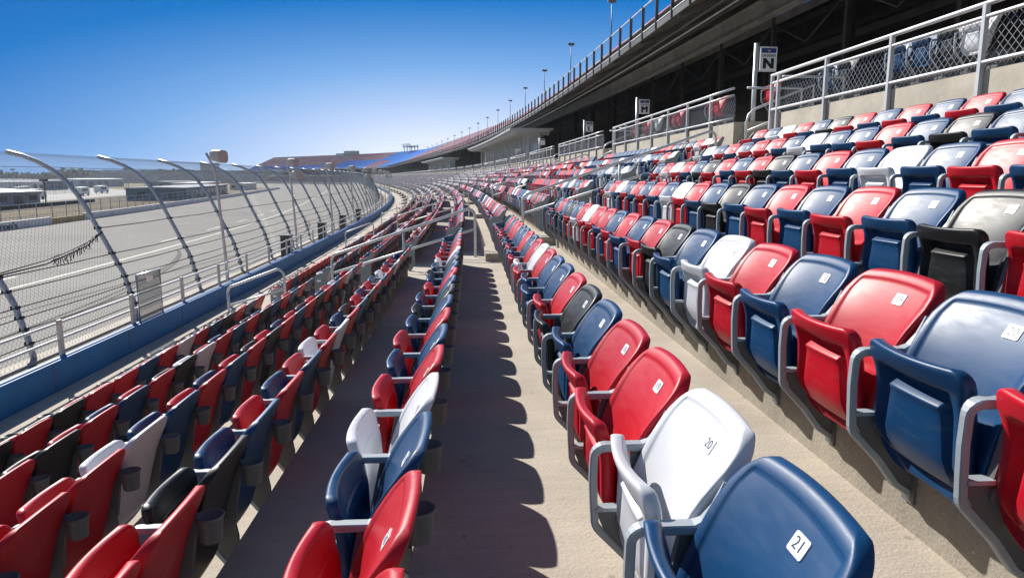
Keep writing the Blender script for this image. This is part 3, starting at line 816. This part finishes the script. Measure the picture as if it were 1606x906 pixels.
far = MB()
for k in range(0, 58):
    s = -20+9.8*k
    t = MB() if k < 16 else far
    t.box(21.8, 22.2, s-.2, s+.2, 4.5, 11.3, M['steel_dark'], P)
    if k < 16: relo(t, dk).build('column', dk)
o = relo(far, dk).build('column', dk); o['kind'] = 'stuff'
t = MB()
for k in range(300):
    s = -20+1.2*k
    t.tube([P(31, s, 14.6), P(31, s+(.6 if k % 2 else -.6), 15.6)], .09, M['steel_dark'], 4)
    if k % 12 in (0, 1, 2, 3, 4, 5, 8): t.box(30.9, 31.1, s-.6, s+.6, 14.6, 15.7, M['steel_dark'], P)
relo(t, dk).build('truss', dk)
for k in range(9):
    d_ = DX+1.3+2.35*k; t = MB(); sweepbox(t, d_, d_+.14, DZ+(d_-DX)*DM-.24, DZ+(d_-DX)*DM-.002, ds, M['girder']); relo(t, dk).build('purlin', dk)
for d_, z_ in ((18, 8.6), (24, 10.6), (24, 8.4), (29, 12.6), (29, 10.8)):
    t = MB(); sweepbox(t, d_, d_+.12, z_, z_+.42, ds, M['beam' if d_ == 18 else 'girder']); relo(t, dk).build('beam', dk)
for k in range(14):
    s = -12+7.4*k; t = MB(); t.box(17.9, 18.15, s-.12, s+.12, 3.2, 10, M['girder'], P); relo(t, dk).build('column', dk)
    t = MB(); t.tube([P(18, s, 8.6), P(18, s+3.7, 7.0), P(18, s+7.4, 8.6)], .07, M['girder'], 5); relo(t, dk).build('brace', dk)
# thin pipe under the deck edge
t = MB(); t.tube([P(9.2, s, 5.92) for s in ds], .05, M['galv'], 5); relo(t, dk).build('conduit', dk)
# seating on top of the deck
st = MB()
rnd = random.Random(3)
dss = srange(-25, 640, 4)
def blockcol(s, k):
    if s > 395 and s < 440: return 'blue' 
    if 440 <= s < 470: return 'mixed' if k < 12 else 'blue'
    if 470 <= s < 512: return 'blue' if k < 15 else 'mixed'
    if 330 < s < 395: return 'blue'
    if s >= 530 and k < 7: return 'blue'
    return 'mixed'
M['sb'] = mat('far_seat_blue', (.01, .20, .72), .5, var=.25, scale=1.5)
M['sr'] = mat('far_seat_mixed', (.38, .12, .14), .5, var=.4, scale=1.2)
M['sr2'] = mat('far_seat_mixed_pale', (.32, .25, .27), .5, var=.4, scale=1.2)
M['aislec'] = mat('far_aisle_grey', (.36, .36, .36), .7, var=.2, scale=1.0)
for k in range(NR):
    d, z = dtop(k); d2, z2 = dtop(k+1)
    for a, b in zip(dss, dss[1:]):
        bc = blockcol((a+b)/2, k)
        ai = False
        m = M['aislec'] if ai else (M['sb'] if bc == 'blue' else (M['sr'] if rnd.random() < .6 else M['sr2']))
        hh = 0 if ai else .72
        # tread, seat-back strip, riser
        st.add([P(d, a, z), P(d, b, z), P(d2, b, z), P(d2, a, z)], [(0, 3, 2, 1)], M['aislec'])
        st.add([P(d2-.12, a, z), P(d2-.12, b, z), P(d2, b, z+hh+.36*(ai)), P(d2, a, z+hh+.36*(ai))], [(0, 1, 2, 3)], m)
tag(st.build('upper_tier_seats'), 'far banks of blue and red seats on top of the upper deck', 'seats', None, 'stuff')
# deck guard rail
gr = empty('deck_guard_rail', P(DX, 20, DZ+.5)); tag(gr, 'dark guard rail along the front edge of the upper deck', 'railing')
for z, r in ((DZ+1.16, .03), (DZ+.2, .03)):
    t = MB(); t.tube([P(DX-.05, s, z) for s in ds], r, M['alu'], 6); relo(t, gr).build('rail', gr)
far = MB()
for k in range(0, 230):
    s = 15+1.91*k
    t = MB() if k < 60 else far
    t.box(DX-.11, DX+.0, s-.035, s+.035, DZ-.05, DZ+1.2, M['deckrail'], P)
    if k < 60: relo(t, gr).build('post', gr)
o = relo(far, gr).build('post', gr); o['kind'] = 'stuff'
# lamps on the deck
for n in range(16):
    s = 35.3+11.2*n
    o = empty('deck_lamp', P(DX+.25, s, DZ+.5)); tag(o, 'slim floodlight pole above the upper deck rail, %s from the camera' % ORD[n], 'floodlight', 'floodlight poles on the upper deck')
    h = DZ+2.95
    t = MB(); t.tube([P(DX+.25, s, DZ+.5), P(DX+.25, s, h)], .026, M['deckrail'], 6); relo(t, o).build('pole', o)
    t = MB(); t.tube([P(DX+.25, s, h), P(DX+.15, s, h+.16), P(DX+.45, s-.1, h+.2)], .03, M['deckrail'], 5)
    t.prism([(DX+.02, h+.10), (DX+.44, h+.06), (DX+.46, h+.16), (DX+.10, h+.24)], s-.09, s+.09, M['girder'], P); relo(t, o).build('lamp_head', o)

# ------------------------------------------------------------------ section signs
def section_sign(s, d, letter, word, top, n):
    o = empty('section_sign', P(d, s, .65)); tag(o, ('section sign reading %s on a tall grey pole before the dark deck' % letter) if letter else 'small distant section sign on its pole, %s beyond sign L' % ORD[n], 'sign', 'section signs on poles')
    t = MB(); t.tube([P(d, s, .2), P(d, s, top)], .045, M['alu'], 10); relo(t, o).build('pole', o)
    w, h = .335, .45; z1 = top-.07; d0 = d+.08
    t = MB(); t.box(d0, d0+w, s-.012, s+.012, z1-h, z1, M['plate'], P); relo(t, o); b = t.build('sign_board', o)
    def Tb(a, b_, c): return P(d0+w/2+a, s-.015-c, z1-h/2+b_)-o.location
    t = MB()
    t.add([Tb(-w/2+.02, h/2-.02, 0), Tb(w/2-.02, h/2-.02, 0), Tb(w/2-.02, h/2-.11, 0), Tb(-w/2+.02, h/2-.11, 0)], [(3, 2, 1, 0)], M['bannerblue'])
    n_ = 14
    for r, m, zz in ((.028, M['plate'], .002),):
        t.add([Tb(-.0+r*math.cos(2*math.pi*j/n_), h/2-.065+r*math.sin(2*math.pi*j/n_), zz) for j in range(n_)], [tuple(range(n_))], m)
    r = .024; t.add([Tb(-.0+r*math.cos(math.pi*j/8), h/2-.061+r*math.sin(math.pi*j/8), .004) for j in range(9)], [tuple(range(9))], M['logored'])
    t.add([Tb(-.02-r*math.cos(math.pi*j/8), h/2-.069-r*math.sin(math.pi*j/8), .004) for j in range(9)], [tuple(range(9))], M['bannerblue'])
    t.build('sign_band', o)
    if letter:
        t = MB()
        if word: textto(t, word, .062, lambda a, b_, c: Tb(a, b_+.062, .002+c), M['inkblack'], .002)
        textto(t, letter, .29, lambda a, b_, c: Tb(a, b_-.095, .002+c), M['inkblack'], .018); t.build('sign_lettering', o)
    for zz in (z1, z1-h):
        t = MB(); t.tube([P(d, s, zz), P(d0+w, s, zz)], .014, M['alu'], 6); relo(t, o).build('bracket', o)
M['bannerblue'] = mat('banner_blue', (.02, .05, .2), .5); M['logored'] = mat('logo_red', (.5, .02, .03), .5); M['inkblack'] = mat('ink_black', (.01, .01, .012), .6)
section_sign(13.7, 5.60, 'N', 'GADSDEN', 2.58, 0)
section_sign(23.1, 5.63, 'M', 'GADSDEN', 2.60, 0)
section_sign(32.9, 5.70, 'L', 'GADSDEN', 2.65, 0)
for n in range(6): section_sign([52, 66, 150, 163, 176, 189][n], 6.2, '', '', 2.9, n)

# ------------------------------------------------------------------ canopies over the concourse
def canopy(s0, s1, z, lab, d0=5.1, d1=9.0):
    o = empty('canopy_shelter', P(7, s0, .65)); tag(o, lab, 'canopy', 'flat roofed shelters on the concourse')
    n = 8; q = [s0+(s1-s0)*k/n for k in range(n+1)]
    t = MB(); sweepbox(t, d0, d1, z, z+.16, q, M['canopy']); sweepbox(t, d0+.35, d1-.3, z-.22, z, q, M['canopy']); relo(t, o).build('roof', o)
    for s in [s0+.5+k*2.8 for k in range(int((s1-s0)/2.8))]:
        t = MB(); t.box(d0+1.6, d0+1.8, s-.1, s+.1, .65, z-.2, M['canopy'], P); t.prism([(d0+.4, z-.22), (d1-.3, z-.22), (d1-.3, z-.45), (d0+1.5, z-.45)], s-.05, s+.05, M['canopy'], P); relo(t, o).build('column', o)
    t = MB(); sweepbox(t, d1-1.2, d1-1.1, .65, z-.22, q, M['garage']); relo(t, o).build('rear_wall', o)
    for k in range(int((s1-s0)/5)):
        t = MB(); t.box(d1-1.24, d1-1.19, s0+1+5*k, s0+4+5*k, 2.0, z-.9, M['glassd'], P); relo(t, o).build('window', o)
canopy(62, 108, 4.15, 'white flat roofed shelter on columns standing out of the dark deck')
canopy(150, 200, 4.1, 'smaller distant white roofed shelter near the end of the deck')

# ------------------------------------------------------------------ infield
mb = MB(); 
S_ = 5000; mb.add([(-S_, -600, -6.34), (S_, -600, -6.34), (S_, S_, -6.34), (-S_, S_, -6.34)], [(0, 1, 2, 3)], M['grass']); tag(mb.build('ground'), 'dry brown and olive grass ground', 'ground', None, 'structure')
mb = MB(); es = [P(-94, s, -6.30) for s in range(40, 331, 10)]+[Vector((-330, 560, -6.30)), Vector((-560, 560, -6.30)), Vector((-560, 40, -6.30))]
mb.add(es, [tuple(range(len(es)))], M['pave']); tag(mb.build('infield_pavement'), 'pale paved infield yards beyond the grass', 'pavement', None, 'structure')
mb = MB(); sweepbox(mb, -52.5, -52.2, -6.34, -5.30, srange(30, 103, 4), M['barrier']); b1 = empty('track_barrier', P(-52.2, 60, -6.3)); tag(b1, 'long white barrier wall on the far side of the race track', 'barrier')
sweepbox(mb, -52.5, -52.2, -6.34, -5.30, srange(114, 420, 4), M['barrier']); relo(mb, b1).build('wall_panel', b1)
mb = MB(); sweepbox(mb, -52.45, -52.25, -6.34, -5.5, [103, 108, 114], M['yellow']); relo(mb, b1).build('tan_panel', b1, 'tan coloured panel in the white barrier')
t = MB()
def Tl(a, b, c): return P(-52.17, 90.6+a*1.9, -5.86+b)
textto(t, "Aaron's", 1.12, Tl, M['ink'], .05); relo(t, b1).build('lettering', b1)
# infield fences
def infence(d, s0, s1, h, sp, lab):
    o = empty('infield_fence', P(d, s0, -6.3)); tag(o, lab, 'fence', 'infield fences')
    t = MB(); q = srange(s0, s1, 4)
    for f in (.35, .7, 1): t.tube([P(d, s, -6.3+h*f) for s in q], .035, M['post'], 4)
    k = s0
    while k < s1:
        for sg in (1, -1): t.tube([P(d, k, -6.3+(0 if sg > 0 else h)), P(d, k+h, -6.3+(h if sg > 0 else 0))], .012, M['wire'], 3, cap=False)
        k += .5
    relo(t, o).build('rail', o)
    n = 0; k = s0; far = MB()
    while k < s1:
        t = MB() if n < 30 else far
        t.tube([P(d, k, -6.34), P(d, k, -6.3+h)], .07, M['post'], 5)
        if n < 30: relo(t, o).build('post', o)
        k += sp; n += 1
    if far.v: 
        b = relo(far, o).build('post', o); b['kind'] = 'stuff'
infence(-57, 45, 260, 2.6, 5, 'chain link fence on the grass just behind the white barrier')
infence(-125, 120, 330, 5, 9, 'taller fence of dark posts deep in the infield')

def building(name, x0, x1, y0, y1, h, rot, label, wall, roofm, windows=3, pitch=.0, over=.5, bands=True):
    cx, cy = (x0+x1)/2, (y0+y1)/2
    o = empty(name, (cx, cy, -6.34), rot); tag(o, label, 'building', 'low infield buildings')
    hx, hy = (x1-x0)/2, (y1-y0)/2
    t = MB(); t.box(-hx, hx, -hy, hy, 0, h, wall); t.build('wall', o)
    t = MB(); 
    t.hexa([(-hx-over, -hy-over, h), (hx+over, -hy-over, h), (hx+over, hy+over, h), (-hx-over, hy+over, h), (-hx-over, -hy-over, h+.3), (hx+over, -hy-over, h+.3), (hx+over, hy+over, h+.3), (-hx-over, hy+over, h+.3)], roofm)
    if pitch: t.prism([(-hx-over, h+.3), (hx+over, h+.3), (0, h+.3+pitch)], -hy-over, hy+over, roofm)
    t.build('roof', o)
    for k in range(windows):
        y = -hy+(2*hy)*(k+.5)/windows; w = 2*hy/windows*.28
        t = MB(); t.box(hx-.02, hx+.06, y-w, y+w, .1 if k % 2 else h*.4, h*.78, M['glassd']); t.build('window' if k % 2 == 0 else 'door', o)
    for k in range(2):
        t = MB(); x = -hx*.5+hx*k; t.box(x-1, x+1, -hy-.06, -hy+.02, h*.35, h*.75, M['glassd']); t.build('window', o)
    return o
building('infield_garage', -116, -101, 122, 168, 2.9, 0, 'pale blue grey garage with a white roof at the left picture edge', M['garage'], M['roofw'], 9, .5, .8)
building('infield_garage', -104, -89, 196, 284, 3.2, R_(12), 'long blue grey shed with low roof beyond the track', M['garage2'], M['stand_grey'], 12, .2, .3)
building('infield_building', -205, -185, 300, 312, 4.2, R_(10), 'white two-tier building behind the long blue grey shed', M['roofw'], M['roofw'], 2, 0, 1)
building('infield_building', -160, -150, 213, 232, 2.6, 0, 'small shelter with a white roof between the garages', M['garage2'], M['roofw'], 3, 0, .5)
building('infield_building', -230, -190, 240, 290, 3.4, 0, 'flat dark roofed building far out on the pavement', M['garage'], M['stand_grey'], 6, 0, .5)
building('infield_building', -150, -138, 330, 420, 3.5, R_(14), 'distant low pale building right of the long shed', M['barrier'], M['roofw'], 9, 0, .5)
building('infield_building', -300, -240, 380, 400, 5, 0, 'farthest pale infield hall before the trees', M['barrier'], M['roofw'], 4, 0, .5)
building('infield_building', -340, -300, 300, 330, 4, 0, 'grey hall before the trees at the left edge', M['garage'], M['roofw'], 4, 0, .5)
for n, (x, y, w_, l_, h_, m_, lab) in enumerate([
    (-140, 150, 8, 26, 2.6, 'garage', 'low grey shed behind the pale garage at the left edge'),
    (-175, 205, 9, 34, 3.0, 'roofw', 'white low hall standing in the yard left of the long shed'),
    (-215, 345, 14, 60, 4.4, 'garage2', 'dark blue hall far behind the long blue grey shed'),
    (-250, 470, 16, 70, 5.0, 'barrier', 'pale hall far back right of the dark blue hall'),
    (-180, 430, 10, 60, 3.6, 'garage', 'grey low hall beyond the motorhomes'),
    (-120, 372, 7, 30, 3.0, 'roofw', 'small white hall near the bend of the track'),
    (-330, 420, 30, 40, 5.2, 'garage2', 'broad dark hall in front of the woods')]):
    building('infield_building', x-w_/2, x+w_/2, y-l_/2, y+l_/2, h_, R_(6), lab, M[m_], M['roofw' if n % 2 else 'stand_grey'], 6, .3, .5)
for n in range(9):
    x, y = [(-150, 185), (-170, 250), (-190, 300), (-140, 290), (-215, 390), (-235, 300), (-165, 360), (-120, 250), (-260, 350)][n]
    o = empty('light_mast', (x, y, -6.34)); tag(o, 'thin infield light mast, %s from the camera' % ORD[sorted(range(9), key=lambda q: [185, 250, 300, 290, 390, 301, 360, 249, 350][q]).index(n)], 'light mast', 'light masts in the infield')
    t = MB(); t.tube([(0, 0, 0), (0, 0, 9.5)], .12, M['post'], 6); t.build('pole', o)
    t = MB(); t.box(-.9, .9, -.15, .15, 9.3, 9.8, M['box']); t.build('lamp_head', o)
# tall infield mast
o = empty('infield_mast', (-104.5, 176, -6.34)); tag(o, 'dark mast with a round clustered head beside the pale garage', 'mast')
t = MB(); t.tube([(0, 0, 0), (0, 0, 5.2)], .16, M['cable'], 8); t.build('pole', o)
t = MB()
for k in range(6):
    a = k*math.pi/3; t.tube([(0, 0, 5.2), (.55*math.cos(a), .55*math.sin(a), 5.55)], .06, M['cable'], 5); t.box(.55*math.cos(a)-.3, .55*math.cos(a)+.3, .55*math.sin(a)-.3, .55*math.sin(a)+.3, 5.35, 5.95, M['cable'])
t.build('speaker_cluster', o)
# parked vehicles far out: motorhomes
def rv(x, y, rot, lab, L=8.0):
    o = empty('motorhome', (x, y, -6.3), rot); tag(o, lab, 'motorhome', 'white motorhomes parked in the infield')
    t = MB(); t.prism([(-L/2, .5), (-L/2, 2.9), (L/2-1.2, 3.0), (L/2-.2, 2.4), (L/2, 1.3), (L/2, .5)], -1.2, 1.2, M['roofw']); t.build('body', o)
    t = MB(); t.box(-L/2+.8, L/2-2, -1.23, -1.2, 1.6, 2.3, M['glassd']); t.box(-L/2+.8, L/2-2, 1.2, 1.23, 1.6, 2.3, M['glassd']); t.build('window', o)
    for xx in (-L/2+1.6, L/2-1.4):
        t = MB(); k = 10
        for yy in (-1.22, .92):
            vs = [(xx+.45*math.cos(2*math.pi*i/k), y_, .45+.45*math.sin(2*math.pi*i/k)) for y_ in (yy, yy+.3) for i in range(k)]
            t.add(vs, [tuple(range(k)), tuple(range(2*k-1, k-1, -1))]+[(i, i+k, (i+1) % k+k, (i+1) % k) for i in range(k)], M['cable'])
        t.build('wheel', o)
for n, (x, y) in enumerate([(-126, 206), (-136, 250), (-120, 305), (-150, 290), (-168, 270), (-133, 350)]):
    rv(x, y, R_([80, 100, 75, 95, 90, 100][n]), 'small white motorhome parked in the infield, %s from the camera' % ORD[sorted(range(6), key=lambda q: [206, 250, 305, 290, 270, 350][q]).index(n)])
# tyre bank
tb = MB()
for k in range(26):
    s = 150+k*2.0
    for q in range(3):
        c = P(-80, s, -6.3+.15+.28*q); tb.tube([c+Vector((.5*math.cos(a*.785), .5*math.sin(a*.785), 0)) for a in range(8)], .16, M['cable'], 6, closed=True)
tag(tb.build('tyre_bank'), 'dark row of stacked tyres on the grass beyond the barrier', 'tyres', None, 'stuff')

# ------------------------------------------------------------------ far grandstand across the infield, boxes and tower on the decks, woods
o = empty('far_grandstand', (-320, 760, -6.3)); tag(o, 'distant grey grandstand across the infield with sloping left end', 'grandstand')
t = MB(); A1 = Vector((-415, 735, 0)); B1 = Vector((-205, 790, 0)); u = (B1-A1).normalized(); nrm = Vector((-u.y, u.x, 0))
N_ = 40
for k in range(24):
    f0 = 0.28*k/24*.5
    a = A1+(B1-A1)*f0; za, zb = -6.3+.58*k, -6.3+.58*(k+1)
    for q in range(N_):
        p0 = a+(B1-a)*(q/N_)+nrm*(k*1.1); p1 = a+(B1-a)*((q+.93)/N_)+nrm*(k*1.1); p2 = p1+nrm*1.1; p3 = p0+nrm*1.1
        m = M['stand_grey'] if (q//3+k//8) % 3 else M['sr2']
        t.add([(p0.x, p0.y, za), (p1.x, p1.y, za), (p1.x, p1.y, zb), (p0.x, p0.y, zb), (p2.x, p2.y, zb), (p3.x, p3.y, zb)], [(0, 1, 2, 3), (3, 2, 4, 5)], m)
    e = a+nrm*(k*1.1); e2 = B1+nrm*(k*1.1)
relo(t, o).build('seating', o)
t = MB(); c = A1+(B1-A1)*.62+nrm*24; t.box(c.x-9, c.x+9, c.y-4, c.y+4, 7, 15, M['garage']); t.box(c.x-10, c.x+10, c.y-5, c.y+5, 15, 15.6, M['garage']); relo(t, o).build('press_box', o)
t = MB()
for k in range(60):
    p = A1+(B1-A1)*(.14+.86*k/60)+nrm*26.4; t.box(p.x-.25, p.x+.25, p.y-.25, p.y+.25, 7, 9.4, M['post'])
relo(t, o).build('rear_post', o)
# box and tower on the curving deck
pb = empty('press_box', P(DX+25, 530, 15)); tag(pb, 'grey press box on the crest of the far left stand', 'press box')
t = MB(); t.box(DX+22, DX+28, 520, 531, 14, 19.2, M['garage'], P); relo(t, pb).build('cabin', pb)
t = MB(); t.box(DX+21.5, DX+28, 531, 541, 14, 17.6, M['garage'], P); relo(t, pb).build('annex', pb)
t = MB(); t.box(DX+21.9, DX+22.02, 521, 540, 16, 17, M['glassd'], P); relo(t, pb).build('window', pb)
tw = empty('spotter_tower', P(DX+24, 446, 15)); tag(tw, 'open steel spotter tower on the crest of the curved stand', 'tower')
for dd in (0, 5):
    for s in (440, 445, 450):
        t = MB(); t.box(DX+21+dd, DX+21.4+dd, s-.2, s+.2, 13, 20.5, M['post'], P); relo(t, tw).build('leg', tw)
t = MB(); t.box(DX+20.5, DX+27, 439, 451, 19.0, 19.5, M['post'], P); relo(t, tw).build('platform', tw)
t = MB()
for s in [439+k*1.5 for k in range(9)]: t.box(DX+20.5, DX+20.7, s-.1, s+.1, 19.5, 21.2, M['post'], P)
relo(t, tw).build('railing', tw)
# woods along the horizon
wd = MB(); rnd = random.Random(11)
for k in range(900):
    a = R_(rnd.uniform(-46, -14)); r = rnd.uniform(900, 1150); x, y = r*math.sin(a), r*math.cos(a)
    hgt = rnd.uniform(9, 15)*(1+.2*math.sin(a*60)); w = rnd.uniform(5, 10)
    wd.tube([(x, y, -6.3), (x, y, -6.3+hgt*.3)], .5, M['leaf'], 4)
    for q in range(7):
        cx, cy, cz = x+rnd.gauss(0, w*.4), y+rnd.gauss(0, w*.4), -6.3+hgt*rnd.uniform(.4, .95); rr = w*rnd.uniform(.22, .42)
        vs = [Vector((cx, cy, cz))+Vector((rnd.uniform(-1, 1), rnd.uniform(-1, 1), rnd.uniform(-.8, .8)))*rr for _ in range(7)]
        wd.add(vs, [(0, 1, 2), (1, 2, 3), (2, 3, 4), (3, 4, 5), (4, 5, 6), (0, 5, 6), (0, 2, 5), (1, 3, 6)], M['leaf'])
tag(wd.build('far_woods'), 'low dark line of woods along the horizon behind the infield', 'woods', None, 'stuff')
# ------------------------------------------------------------------ air
hb = MB(); hb.box(-1000, 260, -60, 1300, -7.6, 26, None)
hz = bpy.data.materials.new('haze'); hz.use_nodes = True; hn = hz.node_tree; hn.nodes.clear()
ho = hn.nodes.new('ShaderNodeOutputMaterial'); hv = hn.nodes.new('ShaderNodeVolumePrincipled'); hv.inputs['Density'].default_value = HAZE; hv.inputs['Color'].default_value = (.80, .88, 1, 1); hv.inputs['Anisotropy'].default_value = .3
hn.links.new(hv.outputs[0], ho.inputs['Volume']); hb.mats = [hz]
tag(hb.build('haze'), 'thin pale haze in the air over the track', 'haze', None, 'stuff')

# ------------------------------------------------------------------ light
AZ, EL = R_(34), R_(36.3)                                   # sun to the left and ahead
sd = Vector((-math.sin(AZ)*math.cos(EL), math.cos(AZ)*math.cos(EL), math.sin(EL)))
su = bpy.data.lights.new('sun', 'SUN'); su.energy = 5.0; su.angle = R_(.53); su.color = (1, .955, .88)
so = bpy.data.objects.new('sun', su); C.objects.link(so); so.rotation_euler = sd.to_track_quat('Z', 'Y').to_euler(); so.location = (-20, 20, 40)
w = bpy.data.worlds.new('World'); sc.world = w; w.use_nodes = True
nt = w.node_tree; bg = nt.nodes['Background']
sky = nt.nodes.new('ShaderNodeTexSky'); sky.sky_type = 'NISHITA'; sky.sun_disc = False
sky.sun_elevation = EL; sky.sun_rotation = -AZ; sky.air_density = 1.0; sky.dust_density = .15; sky.ozone_density = 1.5; sky.altitude = 150
def mth(op, a, b=None, clamp=False):
    n_ = nt.nodes.new('ShaderNodeMath'); n_.operation = op; n_.use_clamp = clamp
    for i_, v_ in enumerate((a, b)):
        if v_ is None: continue
        if isinstance(v_, (int, float)): n_.inputs[i_].default_value = v_
        else: nt.links.new(v_, n_.inputs[i_])
    return n_.outputs[0]
# the clear sky pales towards the horizon straight down the track and deepens away from it
tcw = nt.nodes.new('ShaderNodeTexCoord'); sx = nt.nodes.new('ShaderNodeSeparateXYZ'); nt.links.new(tcw.outputs['Generated'], sx.inputs[0])
az_ = mth('ARCTAN2', sx.outputs[0], sx.outputs[1]); el_ = mth('ARCSINE', sx.outputs[2]); el_ = mth('MAXIMUM', el_, 0.0)
q0_ = mth('SUBTRACT', az_, R_(-1)); q1 = mth('ADD', mth('DIVIDE', mth('MINIMUM', q0_, 0.0), R_(26)), mth('DIVIDE', mth('MAXIMUM', q0_, 0.0), R_(42))); q2 = mth('DIVIDE', el_, R_(9))
ww = mth('EXPONENT', mth('MULTIPLY', mth('SQRT', mth('ADD', mth('MULTIPLY', q1, q1), mth('MULTIPLY', q2, q2))), -1.0))
ww = mth('DIVIDE', mth('SUBTRACT', ww, .11), .60, True)
cr_ = nt.nodes.new('ShaderNodeValToRGB'); e_ = cr_.color_ramp.elements
e_[0].position = 0; e_[0].color = (.0, .10, .40, 1); e_[1].position = 1; e_[1].color = (.70, .78, .93, 1)
for p_, c_ in ((.18, (.0, .165, .53, 1)), (.45, (.17, .38, .74, 1)), (.75, (.46, .60, .87, 1))):
    k_ = e_.new(p_); k_.color = c_
nt.links.new(ww, cr_.inputs[0])
v_ = nt.nodes.new('ShaderNodeVectorMath'); v_.operation = 'SCALE'; nt.links.new(sky.outputs[0], v_.inputs[0]); v_.inputs['Scale'].default_value = .072
mk = mth('SUBTRACT', 1.0, mth('DIVIDE', mth('SUBTRACT', mth('SQRT', mth('ADD', mth('MULTIPLY', az_, az_), mth('MULTIPLY', el_, el_))), R_(48)), R_(30), True))
mxw = nt.nodes.new('ShaderNodeMix'); mxw.data_type = 'RGBA'; nt.links.new(mk, mxw.inputs[0]); nt.links.new(v_.outputs[0], mxw.inputs[6])
v2_ = nt.nodes.new('ShaderNodeVectorMath'); v2_.operation = 'SCALE'; nt.links.new(cr_.outputs[0], v2_.inputs[0]); v2_.inputs['Scale'].default_value = .80; nt.links.new(v2_.outputs[0], mxw.inputs[7])
nt.links.new(mxw.outputs[2], bg.inputs[0]); bg.inputs[1].default_value = 1.0
sc.view_settings.view_transform = 'Standard'; sc.view_settings.look = 'None'; sc.view_settings.exposure = .5; sc.view_settings.gamma = 1
sc.cycles.max_bounces = 6; sc.cycles.diffuse_bounces = 3; sc.cycles.glossy_bounces = 3; sc.cycles.transparent_max_bounces = 8
sc.cycles.use_denoising = True
